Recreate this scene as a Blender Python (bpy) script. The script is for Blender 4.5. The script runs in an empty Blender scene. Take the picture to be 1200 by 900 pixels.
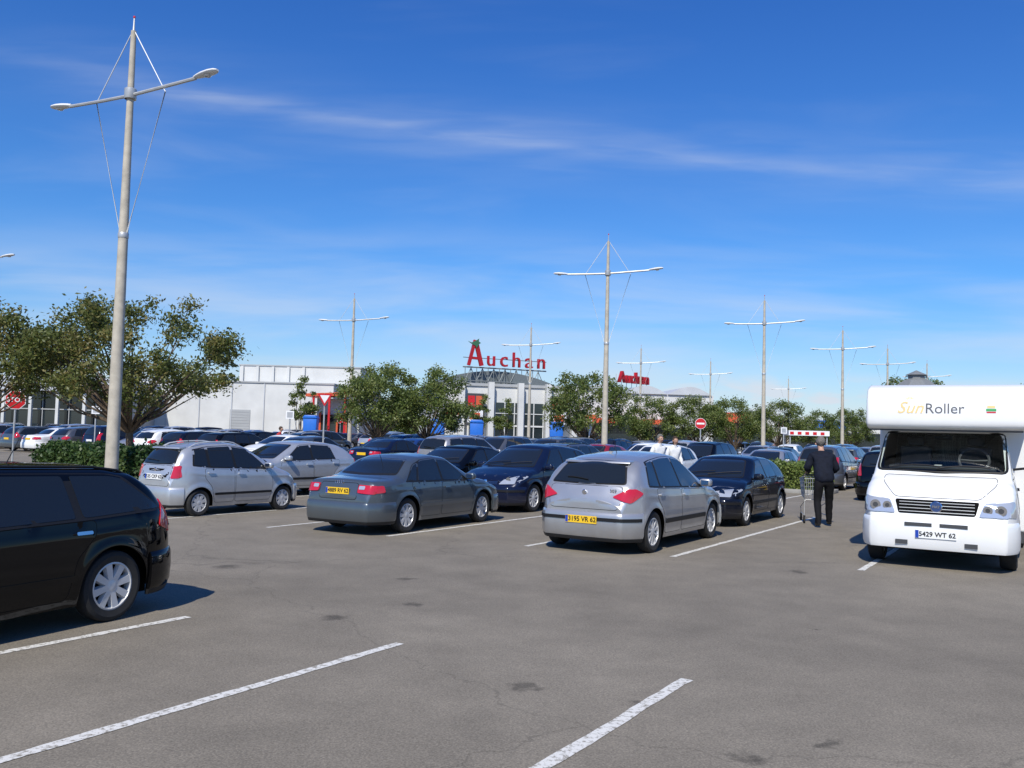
import bpy, bmesh, math, random
import numpy as np
from mathutils import Vector, Matrix, noise
from mathutils.bvhtree import BVHTree
rnd=random.Random(11)
sc=bpy.context.scene
COL=sc.collection
sin,cos,pi=math.sin,math.cos,math.pi
K=1.03
AZ=math.radians(32)
DV=Vector((sin(AZ),cos(AZ),0)); NV=Vector((cos(AZ),-sin(AZ),0))
def P(s,r,z=0.0):
    v=(NV*s+DV*r)*K
    return Vector((v.x,v.y,z))
def rotaz(deg): return math.radians(90-deg)   # local +x points at azimuth

# ------------------------------------------------------------------ materials
def nodes(m):
    m.use_nodes=True
    return m.node_tree.nodes,m.node_tree.links
def mat(name,col,rough=.5,metal=0.0,coat=0.0,var=0.0,scale=6.0,spec=None,bump=0.0,col2=None):
    m=bpy.data.materials.new(name); N,L=nodes(m); b=N['Principled BSDF']
    b.inputs['Base Color'].default_value=(*col,1); b.inputs['Roughness'].default_value=rough
    b.inputs['Metallic'].default_value=metal
    if coat: b.inputs['Coat Weight'].default_value=coat; b.inputs['Coat Roughness'].default_value=.04
    if spec is not None: b.inputs['Specular IOR Level'].default_value=spec
    tc=N.new('ShaderNodeTexCoord')
    nz=N.new('ShaderNodeTexNoise'); nz.inputs['Scale'].default_value=scale; nz.inputs['Detail'].default_value=6
    L.new(tc.outputs['Object'],nz.inputs['Vector'])
    mx=N.new('ShaderNodeMix'); mx.data_type='RGBA'
    c2=col2 if col2 else tuple(c*(1-var) for c in col)
    mx.inputs[6].default_value=(*col,1); mx.inputs[7].default_value=(*c2,1)
    mr=N.new('ShaderNodeMapRange'); mr.inputs[1].default_value=.35; mr.inputs[2].default_value=.7
    L.new(nz.outputs[0],mr.inputs[0]); L.new(mr.outputs[0],mx.inputs[0]); L.new(mx.outputs[2],b.inputs['Base Color'])
    if bump:
        bp=N.new('ShaderNodeBump'); bp.inputs['Strength'].default_value=bump; bp.inputs['Distance'].default_value=.02
        L.new(nz.outputs[0],bp.inputs['Height']); L.new(bp.outputs[0],b.inputs['Normal'])
    return m
def paint(name,col,metal=.5,rough=.32,dust=.55,spec=None):
    # metallic coat plus a thin film of road dust low on the body
    m=mat(name,col,rough,metal,coat=1.0 if spec is None else .75,var=.10,scale=3.0,spec=spec); N,L=nodes(m); b=N['Principled BSDF']
    tc=N.new('ShaderNodeTexCoord'); sp=N.new('ShaderNodeSeparateXYZ'); L.new(tc.outputs['Object'],sp.inputs[0])
    nz=N.new('ShaderNodeTexNoise'); nz.inputs['Scale'].default_value=5; nz.inputs['Detail'].default_value=7; L.new(tc.outputs['Object'],nz.inputs['Vector'])
    a=N.new('ShaderNodeMapRange'); a.inputs[1].default_value=.6; a.inputs[2].default_value=.2; a.inputs[3].default_value=0; a.inputs[4].default_value=dust; L.new(sp.outputs[2],a.inputs[0])
    mu=N.new('ShaderNodeMath'); mu.operation='MULTIPLY'; L.new(a.outputs[0],mu.inputs[0]); L.new(nz.outputs[0],mu.inputs[1])
    src=b.inputs['Base Color'].links[0].from_socket
    mx=N.new('ShaderNodeMix'); mx.data_type='RGBA'; L.new(mu.outputs[0],mx.inputs[0]); L.new(src,mx.inputs[6]); mx.inputs[7].default_value=(.15,.14,.125,1); L.new(mx.outputs[2],b.inputs['Base Color'])
    r=N.new('ShaderNodeMath'); r.operation='MULTIPLY_ADD'; r.inputs[1].default_value=.6; r.inputs[2].default_value=.04; L.new(mu.outputs[0],r.inputs[0]); L.new(r.outputs[0],b.inputs['Coat Roughness'])
    return m
PAINT=mat('paint_placeholder',(.5,.5,.5),.3)
SILVER=paint('silver_paint',(.45,.45,.455),.6,.36)
SILVER2=paint('pale_silver_paint',(.53,.545,.56),.55,.36)
GREYBLUE=paint('grey_blue_paint',(.095,.118,.138),.5)
BLACKP=paint('black_paint',(.0025,.0025,.003),0,.2,.03,0.0)
NAVY=paint('navy_paint',(.006,.010,.032),.1,.28,.12,.15)
NAVY2=paint('dark_navy_paint',(.005,.007,.015),.1,.28,.12,.1)
WHITEP=mat('white_paint',(.80,.80,.78),.35,0,coat=.6,var=.06,scale=2)
REDP=paint('red_paint',(.30,.012,.012),.2)
BLUEP=paint('blue_paint',(.02,.06,.22),.4)
GREYP=paint('grey_paint',(.16,.165,.17),.6)
BEIGEP=paint('beige_paint',(.30,.27,.22),.5)
GREENP=paint('green_paint',(.01,.05,.035),.4)
GLASS=mat('dark_window_glass',(.012,.015,.017),.04,0,spec=.5,coat=.4)
TRIM=mat('black_plastic',(.013,.013,.014),.5,spec=.3)
TRIMG=mat('grey_plastic',(.05,.052,.055),.55)
UNDER=mat('underbody_dark',(.006,.006,.006),.9,spec=.1)
TYRE=mat('tyre_rubber',(.018,.018,.018),.85,var=.3,scale=20)
RIM=mat('alloy_rim',(.60,.60,.60),.35,.25,var=.2)
CHROME=mat('chrome',(.7,.7,.72),.12,1.0)
REDL=mat('red_lamp_glass',(.50,.012,.02),.12,0,coat=1)
HEADL=mat('clear_lamp_glass',(.60,.62,.63),.08,.5,coat=1)
YPLATE=mat('yellow_plate',(.80,.50,.02),.4)
WPLATE=mat('white_plate',(.78,.78,.76),.4)
INK=mat('black_ink',(.01,.01,.01),.5)
BLUEINK=mat('plate_blue',(.01,.05,.35),.4)
CONC=mat('lamp_mast_concrete',(.50,.45,.36),.75,var=.25,scale=5,bump=.15)
GALV=mat('galvanised_steel',(.50,.51,.51),.45,.4,var=.15)
WIREM=mat('stay_wire_steel',(.62,.63,.62),.5,.1)
LAMPW=mat('lamp_head_shell',(.72,.72,.70),.4,var=.1)
REDS=mat('sign_red',(.55,.012,.018),.4,var=.08)
REDD=mat('letter_red',(.40,.010,.016),.45,var=.15,scale=1)
ORNG=mat('orange_red_panel',(.62,.10,.035),.5,var=.15)
WSIGN=mat('sign_white',(.80,.80,.80),.4)
BLUES=mat('sign_blue',(.015,.14,.55),.4,var=.08)
BARK=mat('bark',(.15,.11,.075),.9,var=.5,scale=14,bump=.6)
CLAD=mat('white_cladding',(.62,.62,.595),.6,var=.14,scale=.6)
CLAD2=mat('grey_cladding',(.38,.39,.39),.6,var=.12,scale=.8)
CLAD3=mat('pale_blue_grey_cladding',(.50,.52,.54),.55,var=.12,scale=.8)
ROOFM=mat('vault_grey',(.16,.18,.18),.5,.3,var=.2)
GLZ=mat('shopfront_glass',(.02,.028,.032),.08,0,spec=.6)
KERB=mat('kerb_concrete',(.33,.32,.29),.85,var=.25,scale=4)
SEAT=mat('seat_cloth',(.10,.105,.115),.9,var=.3)

def leafmat(name,c1,c2,c3):
    m=bpy.data.materials.new(name); N,L=nodes(m); b=N['Principled BSDF']
    g=N.new('ShaderNodeNewGeometry'); cr=N.new('ShaderNodeValToRGB')
    cr.color_ramp.elements[0].color=(*c1,1); cr.color_ramp.elements[1].color=(*c3,1)
    e=cr.color_ramp.elements.new(.5); e.color=(*c2,1)
    tc=N.new('ShaderNodeTexCoord'); nz=N.new('ShaderNodeTexNoise'); nz.inputs['Scale'].default_value=.9
    L.new(tc.outputs['Object'],nz.inputs['Vector'])
    a=N.new('ShaderNodeMath'); a.operation='MULTIPLY_ADD'; a.inputs[1].default_value=.55; 
    L.new(g.outputs['Random Per Island'],a.inputs[0])
    s=N.new('ShaderNodeMath'); s.operation='MULTIPLY_ADD'; s.inputs[1].default_value=1.6; s.inputs[2].default_value=-.55
    L.new(nz.outputs[0],s.inputs[0]); L.new(s.outputs[0],a.inputs[2]); L.new(a.outputs[0],cr.inputs[0])
    L.new(cr.outputs[0],b.inputs['Base Color']); b.inputs['Roughness'].default_value=.5
    t=N.new('ShaderNodeBsdfTranslucent'); L.new(cr.outputs[0],t.inputs[0])
    mx=N.new('ShaderNodeMixShader'); mx.inputs[0].default_value=.38
    L.new(b.outputs[0],mx.inputs[1]); L.new(t.outputs[0],mx.inputs[2]); L.new(mx.outputs[0],N['Material Output'].inputs[0])
    return m
LEAF=leafmat('leaves_olive',(.062,.090,.020),(.135,.160,.036),(.27,.21,.07))
LEAFG=leafmat('leaves_green',(.065,.105,.024),(.135,.180,.040),(.22,.24,.065))
LEAFH=leafmat('hedge_leaves',(.022,.052,.013),(.050,.100,.024),(.11,.16,.04))
LEAFY=leafmat('bright_hedge_leaves',(.09,.14,.03),(.16,.22,.05),(.26,.30,.08))

# ------------------------------------------------------------------ mesh helpers
def mk(name,V,F,mats,fm=None,smooth=True,ang=35):
    me=bpy.data.meshes.new(name); me.from_pydata([tuple(v) for v in V],[],F)
    if not isinstance(mats,(list,tuple)): mats=[mats]
    for m in mats: me.materials.append(m)
    if fm: me.polygons.foreach_set('material_index',fm)
    if smooth:
        me.polygons.foreach_set('use_smooth',[True]*len(me.polygons))
        me.set_sharp_from_angle(angle=math.radians(ang))
    me.update(); return me
def obj(name,me,parent=None,M=None):
    o=bpy.data.objects.new(name,me); COL.objects.link(o)
    if parent: o.parent=parent
    if M is not None: o.matrix_local=M
    return o
def top(name,label,cat,loc=(0,0,0),rz=0.0,group=None,me=None,scale=1):
    o=bpy.data.objects.new(name,me); COL.objects.link(o)
    o.location=loc; o.rotation_euler=(0,0,rz); o.scale=(scale,)*3
    if me is None: o.empty_display_size=.3
    o['label']=label; o['category']=cat
    if group: o['group']=group
    return o
def structure(name,me,label,cat='ground'):
    o=obj(name,me); o['kind']='structure'; o['label']=label; o['category']=cat; return o
def T(x,y,z): return Matrix.Translation((x,y,z))
class MB:
    def __init__(s): s.V=[];s.F=[];s.M=[]
    def add(s,V,F,mi=0):
        b=len(s.V); s.V+=[Vector(v) for v in V]; s.F+=[tuple(i+b for i in f) for f in F]; s.M+=[mi]*len(F)
    def box(s,x0,x1,y0,y1,z0,z1,mi=0):
        V=[(x,y,z) for x in(x0,x1) for y in(y0,y1) for z in(z0,z1)]
        s.add(V,[(0,1,3,2),(4,6,7,5),(0,4,5,1),(2,3,7,6),(0,2,6,4),(1,5,7,3)],mi)
    def tube(s,pts,rad,n=8,mi=0,cap=True):
        pts=[Vector(p) for p in pts]
        if not isinstance(rad,(list,tuple)): rad=[rad]*len(pts)
        b=len(s.V); ref=None
        for i,p in enumerate(pts):
            d=(pts[min(i+1,len(pts)-1)]-pts[max(i-1,0)])
            d=d.normalized() if d.length>1e-9 else Vector((0,0,1))
            if ref is None: ref=Vector((0,0,1)) if abs(d.z)<.9 else Vector((1,0,0))
            a=d.cross(ref).normalized(); c=d.cross(a).normalized()
            for k in range(n):
                t=2*pi*k/n; s.V.append(p+a*cos(t)*rad[i]+c*sin(t)*rad[i])
        for i in range(len(pts)-1):
            for k in range(n):
                s.F.append((b+i*n+k,b+i*n+(k+1)%n,b+(i+1)*n+(k+1)%n,b+(i+1)*n+k)); s.M.append(mi)
        if cap:
            s.F.append(tuple(b+k for k in range(n))[::-1]); s.M.append(mi)
            e=b+(len(pts)-1)*n; s.F.append(tuple(e+k for k in range(n))); s.M.append(mi)
    def lathe(s,prof,axis='y',n=28,mi=0,c=(0,0,0)):
        b=len(s.V); m=len(prof)
        for k in range(n):
            t=2*pi*k/n
            for (r,h) in prof:
                if axis=='y': v=Vector((r*cos(t),h,r*sin(t)))
                else: v=Vector((r*cos(t),r*sin(t),h))
                s.V.append(v+Vector(c))
        for k in range(n):
            for j in range(m-1):
                s.F.append((b+k*m+j,b+((k+1)%n)*m+j,b+((k+1)%n)*m+j+1,b+k*m+j+1)); s.M.append(mi)
    def mesh(s,name,mats,smooth=True,ang=35): return mk(name,s.V,s.F,mats,s.M,smooth,ang)
def bevel_mesh(me,w=.02,seg=2,ang=40):
    bm=bmesh.new(); bm.from_mesh(me)
    bmesh.ops.recalc_face_normals(bm,faces=bm.faces)
    es=[e for e in bm.edges if len(e.link_faces)==2 and e.calc_face_angle(0)>math.radians(ang)]
    bmesh.ops.bevel(bm,geom=es,offset=w,segments=seg,profile=.5,affect='EDGES',clamp_overlap=True)
    bm.to_mesh(me); bm.free()
    me.polygons.foreach_set('use_smooth',[True]*len(me.polygons)); me.set_sharp_from_angle(angle=math.radians(35)); return me
def extrude_poly(poly,y0,y1):
    n=len(poly); V=[(x,y0,z) for x,z in poly]+[(x,y1,z) for x,z in poly]
    F=[tuple(range(n)),tuple(range(2*n-1,n-1,-1))]+[(i,(i+1)%n,n+(i+1)%n,n+i) for i in range(n)]
    return V,F
def text_mesh(txt,size,extr,m,off=0.0,shear=0.0,space=1.0):
    cu=bpy.data.curves.new('lettering','FONT'); cu.body=txt; cu.size=size; cu.extrude=extr; cu.offset=off
    cu.align_x='CENTER'; cu.align_y='CENTER'; cu.shear=shear; cu.space_character=space; cu.resolution_u=3
    o=bpy.data.objects.new('tmp',cu); COL.objects.link(o)
    dg=bpy.context.evaluated_depsgraph_get(); dg.update()
    me=bpy.data.meshes.new_from_object(o.evaluated_get(dg)); bpy.data.objects.remove(o); 
    me.materials.clear(); me.materials.append(m); me.name='lettering'; return me
MREAR=Matrix(((0,0,-1,0),(-1,0,0,0),(0,1,0,0),(0,0,0,1)))
MFRONT=Matrix(((0,0,1,0),(1,0,0,0),(0,1,0,0),(0,0,0,1)))
def rpoly(poly,r=.04,n=3):
    out=[];N=len(poly)
    for i in range(N):
        p=Vector(poly[i]);a=Vector(poly[i-1]);b=Vector(poly[(i+1)%N])
        da=(a-p);db=(b-p);ra=min(r,da.length*.45);rb=min(r,db.length*.45)
        A=p+da.normalized()*ra;B=p+db.normalized()*rb
        for k in range(n+1):
            t=k/n; q=A*(1-t)**2+p*2*t*(1-t)+B*t*t; out.append((q.x,q.y))
    return out
AX={'L':Vector((0,-1,0)),'R':Vector((0,1,0)),'F':Vector((-1,0,0)),'B':Vector((1,0,0)),'T':Vector((0,0,-1))}
def castp(bvh,a,b,axis,near=2.0):
    d=AX[axis]
    if axis in'LR': base=Vector((a,0,b))
    elif axis in'FB': base=Vector((0,a,b))
    else: base=Vector((a,b,0))
    o=base-d*8
    h=bvh.ray_cast(o,d)
    if h[0] is None:
        h=bvh.find_nearest(base-d*near)
    return h[0]
def patch(bvh,poly,axis,off=.004,grid=.07,skirt=.02,near=2.0):
    bm=bmesh.new(); vs=[bm.verts.new((p[0],p[1],0)) for p in poly]; bm.faces.new(vs)
    for ax in(0,1):
        lo=min(p[ax] for p in poly);hi=max(p[ax] for p in poly)
        n=max(1,int((hi-lo)/grid)); 
        for i in range(1,n):
            c=lo+(hi-lo)*i/n; co=[0,0,0];no=[0,0,0];co[ax]=c;no[ax]=1
            bmesh.ops.bisect_plane(bm,geom=bm.verts[:]+bm.edges[:]+bm.faces[:],plane_co=co,plane_no=no,dist=1e-5)
    d=AX[axis]
    for v in bm.verts: v.co=castp(bvh,v.co.x,v.co.y,axis,near)-d*off
    bm.normal_update()
    if sum((f.normal.dot(d)*f.calc_area() for f in bm.faces))>0: bmesh.ops.reverse_faces(bm,faces=bm.faces[:])
    be=[e for e in bm.edges if len(e.link_faces)==1]
    ret=bmesh.ops.extrude_edge_only(bm,edges=be)
    for g in ret['geom']:
        if isinstance(g,bmesh.types.BMVert): g.co+=d*(off+skirt)
    bm.verts.index_update()
    V=[v.co.copy() for v in bm.verts];F=[tuple(v.index for v in f.verts) for f in bm.faces]; bm.free()
    return V,F

# ------------------------------------------------------------------ wheels
def wheel_meshes(r,spokes=7,w=.19):
    t=MB(); h=w/2; ri=r*.68
    t.lathe([(ri,-h*.85),(r*.86,-h),(r*.965,-h*.85),(r,-h*.55),(r,h*.55),(r*.965,h*.85),(r*.86,h),(ri,h*.85)],'y',36)
    tm=t.mesh('tyre',[TYRE])
    m=MB()
    m.lathe([(ri+.004,-h*.8),(ri+.004,h*.80),(ri*.93,h*.86),(ri*.90,h*.7),(ri*.88,h*.1)],'y',36,0)
    m.lathe([(ri*.93,-h*.2),(.001,-h*.2)],'y',24,1)
    m.lathe([(ri*.30,h*.3),(ri*.28,h*.72),(ri*.15,h*.80),(.001,h*.80)],'y',18,0)
    for k in range(spokes):
        a=2*pi*k/spokes
        M=Matrix.Rotation(a,4,'Y')
        ws,we=(.034,.046) if spokes<9 else (.018,.026)
        V=[M@Vector(v) for v in [(ri*.2,h*.3,-ws),(ri*.2,h*.3,ws),(ri*.93,h*.35,we),(ri*.93,h*.35,-we),(ri*.2,h*.74,-ws*.75),(ri*.2,h*.74,ws*.75),(ri*.94,h*.78,we*.75),(ri*.94,h*.78,-we*.75)]]
        m.add(V,[(4,5,6,7),(0,1,5,4),(2,3,7,6),(1,2,6,5),(3,0,4,7)],0)
    return tm,m.mesh('rim',[RIM,UNDER])

# ------------------------------------------------------------------ car model builder
def lerpf(pts):
    xs=[p[0] for p in pts];zs=[p[1] for p in pts]
    return lambda x: float(np.interp(x,xs,zs))
class Model:
    def __init__(s,sp):
        s.sp=sp; s.parts=[]
    def part(s,name,me,parent=-1,M=None):
        s.parts.append((name,me,parent,M)); return len(s.parts)-1
def build_body(sp):
    L,W=sp['L'],sp['W']; x0,x1=-L/2,L/2
    tf=lerpf(sp['top']); sw=sp.get('smooth',.055)
    def topf(x): return sum(tf(min(max(x+o*sw,x0),x1)) for o in(-1,-.6,-.2,.2,.6,1))/6
    belt=lerpf(sp['belt']); rw=sp['rw']; Ra=rw+sp.get('gap',.05); sill=sp.get('sill',.2)
    tum=sp.get('tumble',.38); er=sp.get('endround',.50); ea=sp.get('endamt',.27)
    def plan(x):
        a=min(x-x0,x1-x); h=W/2
        if a<er: h*=1-ea*(1-a/er)**2.2
        return h*(1-.018*(2*x/L)**2)
    def bot(x):
        z=sill; a=min(x-x0,x1-x)
        if a<.3: z=sill+.06*(1-a/.3)
        for xw in(sp['xf'],sp['xr']):
            if xw is None: continue
            d=abs(x-xw)
            if d<Ra: z=max(z,math.sqrt(Ra*Ra-d*d)+rw)
        return z
    def crown(x):
        sl=abs(topf(x+.02)-topf(x-.02))/.04
        return min(.044+sl*.075,.115)
    def side(z,x):
        hw=plan(x); zb=belt(x); mid=sp.get('mid',.58)
        def low(q):
            t=(q-mid)/.42
            y=hw-.042*t*t
            y+=.007*math.exp(-((q-(zb-.13))/.022)**2)
            for xw in(sp['xf'],sp['xr']):
                if xw is not None:
                    dd=math.hypot(x-xw,q-rw)
                    y+=.014*math.exp(-((dd-Ra-.01)/.05)**2)
            if q<mid: y-=.012*t*t
            return y
        if z<=zb: return low(z)
        dz=z-zb
        return low(zb)-.012-tum*dz-.12*dz*dz
    Rr=sp.get('R',.085)
    def ring(x):
        zt=topf(x);zb=bot(x);c=crown(x); hgt=zt-zb
        c=min(c,hgt*.25); R=min(Rr,hgt*.25)
        zc=zt-c; zs=zc-R; zB=min(belt(x),zs-.02); zB=max(zB,zb+.01)
        pts=[]
        for i in range(13):
            z=zb+(zB-zb)*i/12; pts.append((side(z,x),z))
        for i in range(1,6):
            z=zB+(zs-zB)*i/5; pts.append((side(z,x),z))
        yc=side(zc,x); p0=Vector((side(zs,x),zs)); p1=Vector((yc,zc+.0)); y2=yc-R*1.3
        p2=Vector((y2,zc+c*(1-(y2/yc)**2)))
        for i in range(1,5):
            t=i/4; q=p0*(1-t)**2+p1*2*t*(1-t)+p2*t*t; pts.append((q.x,q.y))
        for i in range(1,7):
            y=y2*(1-i/6); pts.append((y,zc+c*(1-(y/yc)**2)))
        return pts
    xs=set(); 
    x=x0
    while x<x1-1e-6:
        xs.add(round(x,4))
        a=min(x-x0,x1-x); sl=abs(topf(x+.02)-topf(x-.02))/.04
        st=.07
        if sl>.25: st=.035
        if sl>1.5: st=.015
        if a<.06: st=.012
        elif a<.2: st=min(st,.025)
        for xw in(sp['xf'],sp['xr']):
            if xw is not None and abs(x-xw)<Ra+.05:
                st=min(st,.03)
                if abs(abs(x-xw)-Ra)<.05: st=min(st,.012)
        x+=st
    xs.add(x1); xs=sorted(xs)
    V=[];F=[]; n=None
    for x in xs:
        h=ring(x); full=[(y,z) for y,z in h]+[(-y,z) for y,z in h[-2::-1]]
        n=len(full); V+=[(x,y,z) for y,z in full]
    for i in range(len(xs)-1):
        for k in range(n-1):
            a=i*n+k; F.append((a,a+n,a+n+1,a+1))
        if sp.get('closed'):
            a=i*n+n-1; F.append((a,a+n,(i+1)*n,i*n))
    F.append(tuple(range(n))); e=(len(xs)-1)*n; F.append(tuple(range(e+n-1,e-1,-1)))
    me=mk('body',V,F,[PAINT],ang=32)
    bm=bmesh.new(); bm.from_mesh(me); bmesh.ops.recalc_face_normals(bm,faces=bm.faces); bm.to_mesh(me); bm.free()
    bvh=BVHTree.FromPolygons([Vector(v) for v in V],F)
    sp.update(topf=topf,beltf=belt,plan=plan,crownf=crown,sidef=side,botf=bot)
    return me,bvh
def band(sp,end,z0,z1,off,xlen,prof=None,ny=8):
    x0,x1=-sp['L']/2,sp['L']/2; sg=1 if end=='F' else -1; xe=x1 if sg>0 else x0
    pts=[]
    hc=sp['plan'](xe)
    for i in range(ny): pts.append((xe+sg*.035*(1-(i/ny)**2),hc*i/ny))
    for i in range(15):
        x=xe-sg*xlen*(i/14)**1.6; pts.append((x,sp['plan'](x)))
    out=[]
    for i,p in enumerate(pts):
        a=pts[max(i-1,0)];b=pts[min(i+1,len(pts)-1)]
        if i==0: nrm=Vector((sg,0))
        else:
            d=Vector((b[0]-a[0],b[1]-a[1])).normalized(); nrm=Vector((d.y*1,-d.x))
            if nrm.dot(Vector((sg,1)))<0: nrm=-nrm
        out.append((Vector(p),nrm))
    full=[(p,n) for p,n in out[::-1]]+[(Vector((p.x,-p.y)),Vector((n.x,-n.y))) for p,n in out[1:]]
    prof=prof or [(0,-.06),(.0,-.02),(.12,0),(.5,.008),(.85,.002),(.97,-.012),(1,-.03),(1,-.06)]
    V=[];m=len(prof)
    for p,n in full:
        for t,o in prof:
            q=p+n*(off+o); V.append((q.x,q.y,z0+(z1-z0)*t))
    F=[(i*m+j,(i+1)*m+j,(i+1)*m+j+1,i*m+j+1) for i in range(len(full)-1) for j in range(m-1)]
    F.append(tuple(range(m))); e=(len(full)-1)*m; F.append(tuple(range(e,e+m))[::-1])
    return V,F
def shrink(poly,d):
    out=[];N=len(poly)
    A=sum(poly[i][0]*poly[(i+1)%N][1]-poly[(i+1)%N][0]*poly[i][1] for i in range(N))
    for i in range(N):
        p=Vector(poly[i]);a=(p-Vector(poly[i-1]));b=(Vector(poly[(i+1)%N])-p)
        if a.length<1e-6 or b.length<1e-6: out.append(tuple(p));continue
        a.normalize();b.normalize()
        na=Vector((-a.y,a.x));nb=Vector((-b.y,b.x)); n=(na+nb)
        if n.length<1e-6: n=na
        n.normalize(); k=min(1.6,1/max(.4,n.dot(na)))
        q=p+n*d*k*(1 if A>0 else -1); out.append((q.x,q.y))
    return out
def build_model(sp):
    mo=Model(sp); body,bvh=build_body(sp); mo.bvh=bvh
    L,W=sp['L'],sp['W'];x0,x1=-L/2,L/2; topf,belt,plan=sp['topf'],sp['beltf'],sp['plan']
    mo.part('body',body)
    m=MB(); m.box(x0+.25,x1-.25,-W/2+.28,W/2-.28,.17,.60); mo.part('underbody',m.mesh('underbody',[UNDER],False))
    def ztop(x): return topf(x)-sp['crownf'](x)-.050
    def glass_poly(xlb,xlt,xrb,xrt,dn,up):
        n=14; bot=[];tp=[]
        for i in range(n+1):
            t=i/n; xb=xlb+(xrb-xlb)*t; xt=xlt+(xrt-xlt)*t
            bot.append((xb,belt(xb)+dn)); tp.append((xt,ztop(xt)+up))
        return bot+tp[::-1]
    pn=sp['panes']
    allp=glass_poly(pn[-1][0]-.04,pn[-1][1]-.035,pn[0][2]+.05,pn[0][3]+.03,.005,.022)
    for S in'LR':
        V,F=patch(bvh,rpoly(allp,.02,2),S,.0035,.09,.005,near=W/2)
        mo.part('window_frame',mk('window_frame',V,F,[TRIM]))
    for i,p in enumerate(pn):
        poly=rpoly(glass_poly(*p,.03,-.002),.03,2)
        for S in'LR':
            V,F=patch(bvh,poly,S,.007,.09,.003,near=W/2); mo.part('window',mk('window',V,F,[GLASS]))
    def trap(z0,z1,wb,wt,bulge=0): 
        return rpoly([(-wb,z0),(0,z0-bulge),(wb,z0),(wt,z1),(0,z1+bulge),(-wt,z1)],.05,3)
    z0,z1,wb,wt=sp['ws']
    V,F=patch(bvh,trap(z0-.015,z1+.012,wb+.02,wt+.02,.01),'F',.006,.06,.01,near=.6); mo.part('windshield_frame',mk('windshield_frame',V,F,[TRIM]))
    V,F=patch(bvh,trap(z0,z1,wb,wt,.01),'F',.014,.06,.004,near=.6); wsi=mo.part('windshield',mk('windshield',V,F,[GLASS]))
    for y0,yy in((-.1,.55),(-.62,.02)):
        wp=MB(); pts=[castp(bvh,y0+(yy-y0)*t,z0+.02+.07*sin(t*1.4),'F')+Vector((.035,0,.012)) for t in(0,.25,.5,.75,1)]
        wp.tube(pts,.009,5)
        mo.part('wiper',wp.mesh('wiper',[TRIM]),wsi)
    z0,z1,wb,wt=sp['rg']
    V,F=patch(bvh,trap(z0-.02,z1+.02,wb+.025,wt+.025,.012),'B',.004,.06,.01,near=.6); mo.part('rear_window_frame',mk('rear_window_frame',V,F,[TRIM]))
    V,F=patch(bvh,trap(z0,z1,wb,wt,.012),'B',.010,.06,.003,near=.6); rgi=mo.part('rear_window',mk('rear_window',V,F,[GLASS]))
    if sp.get('rwiper',True):
        wp=MB(); pts=[castp(bvh,y,z0+.03+.04*sin((y+.1)*4),'B')+Vector((-.03,0,.0)) for y in(-.02,.12,.26,.36)]
        wp.tube(pts,.009,5); mo.part('wiper',wp.mesh('wiper',[TRIM]),rgi)
    tg=sp.get('tailgate')
    if tg:
        pl=rpoly(tg,.06,3)
        V1,F1=patch(bvh,shrink(pl,-.008),'B',.0012,.06,.002,near=L/2); V2,F2=patch(bvh,pl,'B',.003,.06,.001,near=L/2)
        b=MB(); b.add(V1,F1,1); b.add(V2,F2,0); mo.part('tailgate',b.mesh('tailgate',[PAINT,UNDER]))
    for poly in sp['doors']:
        for S in'LR':
            V1,F1=patch(bvh,shrink(rpoly(poly,.05,3),-.0065),S,.0015,.06,.002,near=W/2)
            V2,F2=patch(bvh,rpoly(poly,.05,3),S,.003,.04,.001,near=W/2)
            b=MB(); b.add(V1,F1,1); b.add(V2,F2,0)
            di=mo.part('door',b.mesh('door',[PAINT,UNDER]))
            xr_=min(p[0] for p in poly)+.06; zz=belt(xr_)-.10
            V,F=patch(bvh,rpoly([(xr_,zz-.016),(xr_+.17,zz-.016),(xr_+.17,zz+.014),(xr_,zz+.014)],.012,2),S,.032,.06,.03,near=W/2)
            mo.part('door_handle',mk('door_handle',V,F,[sp.get('handle',PAINT)]),di)
    if sp.get('rub'):
        za,zb=sp['rub']; xa,xb=sp['xr']+sp['rw']+.09,sp['xf']-sp['rw']-.09
        for S in'LR':
            V,F=patch(bvh,rpoly([(xa,za),(xb,za),(xb,zb),(xa,zb)],.02,2),S,.016,.12,.01,near=W/2)
            mo.part('side_moulding',mk('side_moulding',V,F,[sp.get('rubmat',TRIM)]))
    for end,xl,(a,b) in(('B',x0,sp['bumpR']),('F',x1,sp['bumpF'])):
        arch=(sp['xr']-sp['rw']-.075)-x0 if end=='B' else x1-(sp['xf']+sp['rw']+.075)
        V,F=band(sp,end,a,b,.026,arch); bi=mo.part('bumper',mk('bumper',V,F,[sp.get('bumpmat',PAINT)],ang=50))
        if sp.get('bumpstrip'):
            z=(a+b)/2+.06; V,F=band(sp,end,z,z+.05,.042,arch*.85,[(0,-.02),(0,0),(1,0),(1,-.02)]); mo.part('bumper_strip',mk('bumper_strip',V,F,[TRIM],ang=50),bi)
        V,F=band(sp,end,a-.05,a+.03,.008,arch,[(0,-.05),(0,-.02),(.5,0),(1,0),(1,-.03)]); mo.part('bumper_lip',mk('bumper_lip',V,F,[TRIM],ang=50),bi)
    for sg in(1,-1):
        V,F=patch(bvh,rpoly([(y*sg,z) for y,z in sp['tail']],.03,3),'B',.022,.05,.02,near=L/2)
        b=MB(); b.add(V,F,0)
        if sp.get('tailside'):
            V,F=patch(bvh,rpoly(sp['tailside'],.03,3),'L' if sg>0 else'R',.012,.05,.02,near=W/2); b.add(V,F,0)
        if sp.get('tailw'):
            V,F=patch(bvh,rpoly([(y*sg,z) for y,z in sp['tailw']],.015,2),'B',.028,.05,.008,near=L/2); b.add(V,F,1)
        mo.part('tail_light',b.mesh('tail_light',[REDL,HEADL]))
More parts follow.
